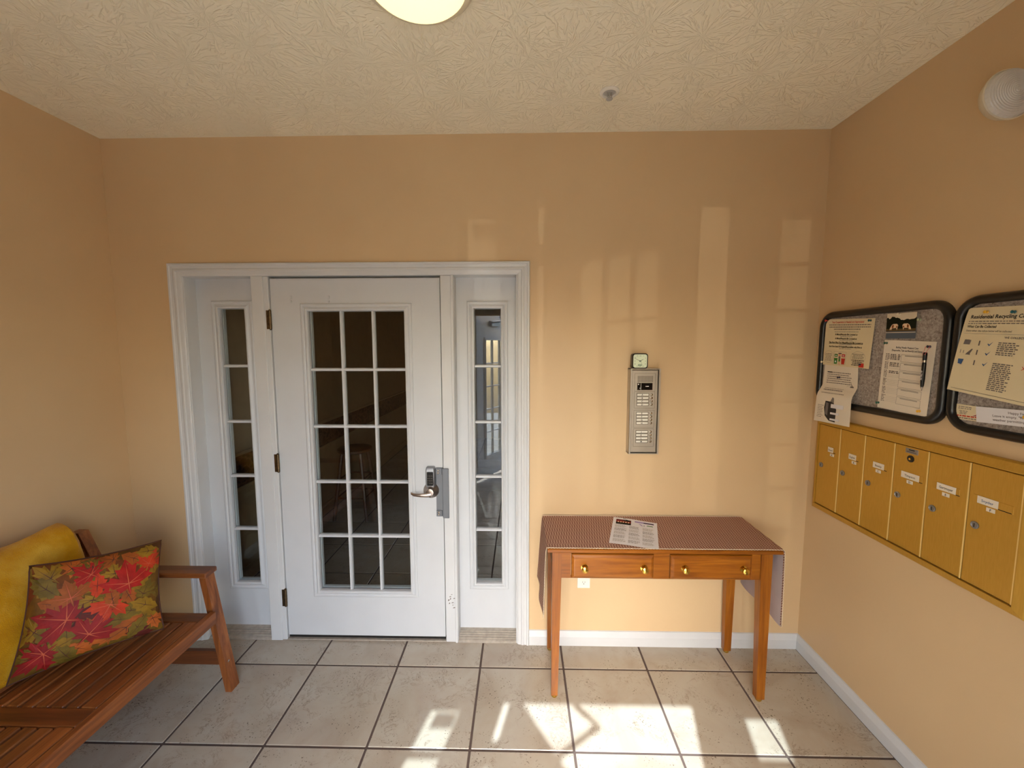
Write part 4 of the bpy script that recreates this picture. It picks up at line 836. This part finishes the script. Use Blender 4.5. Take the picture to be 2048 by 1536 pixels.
ln_.lathe(prof, efn, 30).obj('lens', 'lens', em, smooth=False)
MB().lathe([(0.004, -0.028), (0.007, -0.02), (0.007, -0.008), (0, -0.002)], efn, 10).obj('bulb', 'white_plastic', em, smooth=True)
# ------------------------------------------------------------------ ceiling: sprinkler and dome light
sp = empty('fire_sprinkler', (0.612, -0.325, H), 'small chrome recessed fire sprinkler in the ceiling', 'sprinkler')
SF = lambda a, b, h: (0.612+a, -0.325+b, H-h)
MB().lathe([(0.041, 0.0), (0.041, 0.003), (0.036, 0.007), (0.029, 0.008), (0.026, 0.004), (0.026, 0.001)], SF, 28).obj('escutcheon', 'white_plastic', sp, smooth=True)
MB().lathe([(0.0255, 0.0005), (0.0255, 0.0022), (0, 0.0022)], SF, 24).obj('cup', 'grey_frame', sp)
mb = MB(); mb.tube([SF(-0.011, 0, 0.0), SF(-0.010, 0, 0.018), SF(0, 0, 0.028)], 0.0025, 6); mb.tube([SF(0.011, 0, 0.0), SF(0.010, 0, 0.018), SF(0, 0, 0.028)], 0.0025, 6); mb.obj('yoke', 'grey_frame', sp)
MB().tube([SF(0, 0, 0.001), SF(0, 0, 0.026)], 0.003, 8).obj('bulb', 'grey_frame', sp); MB().lathe([(0.0, 0.0275), (0.014, 0.0285), (0.014, 0.030), (0, 0.0305)], SF, 14).obj('deflector', 'grey_frame', sp)
dl = empty('ceiling_light', (-0.072, -0.895, H), 'lit round dome ceiling light cut by the top picture edge', 'ceiling light')
DF = lambda a, b, h: (-0.072+a, -0.895+b, H-h)
MB().lathe([(0.175, 0.0), (0.175, 0.012), (0.165, 0.022), (0.146, 0.024), (0.142, 0.010)], DF, 48).obj('trim_ring', 'cream_plastic', dl, smooth=True)
MB().lathe([(0.150*math.cos(t), 0.020+0.045*math.sin(t)) for t in [math.pi/2*k/8 for k in range(9)]], DF, 48).obj('dome', 'lit_dome', dl, smooth=True)

# ------------------------------------------------------------------ wooden bench
bn = empty('bench', (-1.55, -0.93, 0), 'brown slatted hardwood bench with armrest against the left wall', 'bench')
BY0, BY1 = -0.345, -1.52                                               # far and near ends
def slab(name, x0, x1, y0, y1, z0, z1, ax, b=0.003):
    c = ((x0+x1)/2, (y0+y1)/2, (z0+z1)/2); return MB().box(x0, x1, y0, y1, z0, z1, b).obj(name, 'acacia_'+ax, bn, loc=c)
def lean(name, p, q, wx, wy, ax, b=0.0):
    """straight board between two centres, wx by wy in section (x, y)"""
    hx, hy = wx/2, wy/2; r_ = lambda c: [(c[0]-hx, c[1]-hy, c[2]), (c[0]+hx, c[1]-hy, c[2]), (c[0]+hx, c[1]+hy, c[2]), (c[0]-hx, c[1]+hy, c[2])]
    c = tuple((a+b_)/2 for a, b_ in zip(p, q)); return MB().hexa(r_(p), r_(q)).obj(name, 'acacia_'+ax, bn, loc=c)
for ys, s_ in ((-0.330, 1), (-1.535, -1)):
    lg = lean('front_leg', (-1.2015, ys, 0.0), (-1.292, ys, 0.588), 0.030, 0.056, 'Z')
    MB().lathe([(0.006, 0), (0.006, 0.002), (0.003, 0.004), (0, 0.004)], lambda a, b, h: (-1.212+h+0.002, ys-0.005+a, 0.145+b), 10).obj('bolt', 'chrome', lg, smooth=True)
    lean('rear_leg', (-1.80, ys, 0.0), (-1.70, ys, 0.45), 0.034, 0.05, 'Z')
    slab('armrest', -1.80, -1.268, ys-0.036, ys+0.04, 0.588, 0.612, 'X', 0.004)
    slab('stretcher', -1.775, -1.228, ys-0.013, ys+0.013, 0.128, 0.198, 'X')
    lean('back_post', (-1.665, ys-s_*0.052, 0.39), (-1.845, ys-s_*0.052, 0.826), 0.045, 0.045, 'Z')
SZ = 0.430
slab('front_rail', -1.250, -1.222, BY1+0.02, BY0-0.028, 0.372, SZ, 'Y')
slab('rear_rail', -1.735, -1.70, BY1+0.02, BY0-0.028, 0.355, 0.415, 'Y')
for a, b in ((-0.382, -0.447), (-0.893, -0.962), (-1.418, -1.483)): slab('seat_crossboard', -1.70, -1.252, b, a, SZ-0.022, SZ-0.002, 'X')
for a in (-0.40, -1.46): slab('side_rail', -1.70, -1.252, a-0.012, a+0.012, 0.36, SZ-0.022, 'X')
slab('front_board', -1.312, -1.254, -0.892, -0.448, SZ-0.021, SZ-0.001, 'Y'); slab('front_board', -1.312, -1.254, -1.417, -0.963, SZ-0.021, SZ-0.001, 'Y')
for k in range(7):
    x1 = -1.322-k*0.0545
    for ya, yb in ((-0.449, -0.891), (-0.964, -1.416)): slab('slat', x1-0.0445, x1, yb, ya, SZ-0.021, SZ-0.0025+0.002*((k*7) % 3)/3, 'Y', 0.004)
slab('slat_support', -1.70, -1.252, -0.70, -0.66, SZ-0.05, SZ-0.021, 'X'); slab('slat_support', -1.70, -1.252, -1.21, -1.17, SZ-0.05, SZ-0.021, 'X')
def bslat(t, h=0.05):
    p = Vector((-1.665, 0, 0.39)).lerp(Vector((-1.845, 0, 0.826)), t); u = Vector((-0.18, 0, 0.436)).normalized(); n_ = Vector((0.436, 0, 0.18)).normalized()
    pts = [p+u*h/2+n_*0.010, p-u*h/2+n_*0.010, p-u*h/2-n_*0.010, p+u*h/2-n_*0.010]
    o = MB().prism([(q.x, q.z) for q in pts], lambda a, b, y: (a, y, b), -1.46, -0.405).obj('back_slat', 'acacia_Y', bn, loc=(p.x, -0.93, p.z))
for k in range(6): bslat(0.10+k*0.168)

kp = Print(1, 1, lambda u, v, d: (LX+u, YD-0.0335-d, 0.936+v), 0.0004)
for r_, row in enumerate(KD):
    for c_, ch in enumerate(row): kp.text(ch, (c_-1)*0.0105, 0.045-r_*0.0135, 0.0085, 'ink_light', 'CENTER', False)
kp.obj('keypad_digits', lock)
for x, z, w_, h_ in ((-0.150, 0.262, 0.016, 0.006), (-0.180, 0.248, 0.010, 0.012), (-0.152, 0.205, 0.016, 0.007), (-0.163, 0.285, 0.010, 0.004), (-0.172, 0.272, 0.012, 0.006), (-0.168, 0.255, 0.006, 0.014), (-0.160, 0.236, 0.014, 0.006), (-0.175, 0.230, 0.008, 0.010), (-0.156, 0.222, 0.008, 0.005)):
    MB().prism([(x, z), (x+w_, z+h_*0.4), (x+w_*0.8, z+h_), (x+w_*0.2, z+h_*0.8)], lambda p, q, t: (p, t, q), -0.0004 if x < -0.1935 else -0.0004, 0.0002).obj('paint_scuff', 'print_mid', fr)

# yellow plush blanket folded over the back rest
pf = [(-1.900, 0.60), (-1.905, 0.72), (-1.900, 0.82), (-1.885, 0.862), (-1.855, 0.884), (-1.820, 0.880), (-1.790, 0.858), (-1.765, 0.815), (-1.740, 0.745), (-1.715, 0.670), (-1.695, 0.60), (-1.682, 0.54), (-1.675, 0.48), (-1.672, 0.462), (-1.666, 0.452), (-1.658, 0.450)]
pl = [0]
for a, b in zip(pf, pf[1:]): pl.append(pl[-1]+math.dist(a, b))
def prof_at(s_):
    s_ *= pl[-1]
    for i in range(len(pf)-1):
        if s_ <= pl[i+1]+1e-9:
            t = (s_-pl[i])/(pl[i+1]-pl[i]); return pf[i][0]+(pf[i+1][0]-pf[i][0])*t, pf[i][1]+(pf[i+1][1]-pf[i][1])*t
    return pf[-1]
def bl(u, v, d):
    x, z = prof_at(u); x2, z2 = prof_at(min(1, u+0.02)); x1, z1 = prof_at(max(0, u-0.02)); tx, tz = x2-x1, z2-z1; l = math.hypot(tx, tz) or 1; nx, nz = tz/l, -tx/l
    if u < 0.02: nx, nz = -1, 0
    e = min(v, 1-v)*0.80/0.03; rnd = math.sqrt(max(0, 1-(1-min(1, e))**2))
    th = (0.016+0.007*math.sin(u*7+v*5)+0.005*math.sin(v*17+u*3))*rnd
    y = -0.452-v*0.80+0.012*math.sin(u*6)*(1-v)
    q = d*th
    return (x-nx*q*-1 if False else x+nx*q*(-1 if nx*0.9+nz*0.4 < 0 else 1), y, z+nz*q*(-1 if nx*0.9+nz*0.4 < 0 else 1))
mb = MB(); nu, nv = 44, 40
mb.grid(lambda u, v: bl(u, v, 1.0), nu, nv); o_ = len(mb.v); mb.grid(lambda u, v: bl(u, v, 0.0), nu, nv)
bk = mb.obj('yellow_blanket', 'plush', None, smooth=True, loc=(-1.74, -0.85, 0.46)); tag(bk, 'mustard yellow plush blanket draped over the back of the bench', 'blanket')

# leaf cushion
LL, LR, UR, UL = Vector((-1.640, -0.842, 0.458)), Vector((-1.349, -0.514, 0.445)), Vector((-1.448, -0.387, 0.789)), Vector((-1.650, -0.728, 0.853))
CN = (LR-LL).cross(UL-LL).normalized()
def cu(u, v, side=1, lift=0.0):
    """cushion surface; u along, v up, pinched to its four corners"""
    U_, V_ = 2*u-1, 2*v-1
    pu, pv = U_*(1-0.07*(1-V_*V_)*abs(U_)), V_*(1-0.07*(1-U_*U_)*abs(V_))
    p = bilerp([LL, LR, UR, UL], (pu+1)/2, (pv+1)/2)
    b = (max(0, (1-U_*U_))*max(0, (1-V_*V_)))**0.42*0.068+0.003*math.sin(9*U_+3)*math.sin(7*V_)*(1-U_*U_)*(1-V_*V_)
    return tuple(p+CN*(side*b+lift))
cb_ = tuple((LL+LR+UR+UL)/4)
cs_ = empty('leaf_cushion', cb_, 'square cushion printed with red and gold autumn leaves on the bench', 'cushion')
mb = MB(); n_ = 26; mb.grid(lambda u, v: cu(u, v, 1), n_, n_); mb.grid(lambda u, v: cu(u, v, -1), n_, n_)
mb.obj('cover', 'cushion', cs_, smooth=True, loc=cb_)
MB().tube([cu(u, v, 0) for u, v in [(i/20, 0) for i in range(20)]+[(1, i/20) for i in range(20)]+[(1-i/20, 1) for i in range(20)]+[(0, 1-i/20) for i in range(20)]], 0.003, 6, True).obj('piping', 'leaf_vein_dark', cs_, smooth=True)
MAPLE = [(0, -0.62), (0.06, -0.30), (0.42, -0.42), (0.36, -0.24), (0.86, -0.10), (0.72, 0.04), (0.92, 0.34), (0.58, 0.28), (0.52, 0.42), (0.26, 0.22), (0.36, 0.68), (0.20, 0.62), (0.0, 1.0)]
MAPLE = MAPLE+[(-x, y) for x, y in MAPLE[-2:0:-1]]
OVAL = [(0, -0.9), (0.30, -0.55), (0.28, -0.40), (0.50, -0.15), (0.42, 0.0), (0.52, 0.25), (0.34, 0.35), (0.34, 0.6), (0.14, 0.68), (0, 1.0)]; OVAL = OVAL+[(-x, y) for x, y in OVAL[-2:0:-1]]
def leaf(cx, cv, size, ang, shape, mat, lift, vein='leaf_vein'):
    c, s_ = math.cos(ang), math.sin(ang); f = lambda x, y, e=0: cu(min(0.995, max(0.005, cx+(x*c-y*s_)*size)), min(0.995, max(0.005, cv+(x*s_+y*c)*size)), 1, lift+e)
    mb = MB(); n = len(shape); k = len(mb.v)
    for r in (0.5, 1.0): mb.v += [f(x*r, y*r) for x, y in shape]
    mb.v.append(f(0, 0))
    for i in range(n):
        j = (i+1) % n; mb.f += [[i, n+i, n+j, j], [2*n, i, j]]; mb.mi += [0, 0]
    mb.mat(1); w_ = 0.018 if size > 0.12 else 0.024
    tips = [(0, 0.92), (0.82, 0.28), (-0.82, 0.28), (0.55, -0.14), (-0.55, -0.14), (0, -0.6)] if shape is MAPLE else [(0, 0.9), (0.36, 0.2), (-0.36, 0.2), (0.3, -0.2), (-0.3, -0.2), (0, -0.85)]
    for tx, ty in tips:
        l = math.hypot(tx, ty); px, py = -ty/l*w_, tx/l*w_; oy = -0.1 if shape is MAPLE else (ty-0.25 if tx else 0)
        a = [f(px, py+oy, 0.0012), f(-px, -py+oy, 0.0012), f((tx-px)*0.5, (ty+oy-py)*0.5, 0.0012), f((tx+px)*0.5, (ty+oy+py)*0.5, 0.0012)]
        mb.add(a, [(0, 1, 2, 3)]); mb.add([f((tx+px)*0.5, (ty+oy+py)*0.5, 0.0012), f((tx-px)*0.5, (ty+oy-py)*0.5, 0.0012), f(tx*0.95, ty*0.95, 0.0012)], [(0, 1, 2)])
    mb.obj('printed_leaf', ['leaf%d' % mat, vein], cs_, open_=True, loc=cb_)
rd = random.Random(11); k = 0
spots = []
for i in range(150):
    u, v = rd.uniform(0.06, 0.94), rd.uniform(0.06, 0.94); sz = rd.uniform(0.085, 0.135)
    if all(math.hypot(u-a, v-b) > 0.105 for a, b in spots): spots.append((u, v)); leaf(u, v, sz*1.35, rd.uniform(0, 6.3), (MAPLE, OVAL)[rd.random() < 0.45], rd.choice((3, 4, 5, 3, 5, 6, 7, 4, 1)), 0.0012+0.00025*(len(spots) % 9), 'leaf_vein_dark')
for u, v, sz, a, mt in ((0.72, 0.66, 0.25, 0.15, 0), (0.27, 0.46, 0.25, 1.2, 2), (0.47, 0.26, 0.22, -0.7, 2), (0.42, 0.84, 0.17, 0.9, 0), (0.90, 0.80, 0.15, -0.4, 1), (0.16, 0.18, 0.20, 2.2, 2), (0.58, 0.46, 0.19, 2.7, 1), (0.30, 0.66, 0.18, 0.3, 4)): leaf(u, v, sz, a, MAPLE, mt, 0.0042+0.0004*mt)
for u, v, sz, a, mt in ((0.32, 0.10, 0.15, 0.5, 5), (0.86, 0.36, 0.15, 1.0, 3), (0.60, 0.53, 0.12, 0.2, 4), (0.80, 0.14, 0.14, -0.6, 5), (0.12, 0.78, 0.16, 0.8, 5), (0.88, 0.93, 0.12, 1.4, 3)): leaf(u, v, sz, a, OVAL, mt, 0.0050, 'leaf_vein_dark')
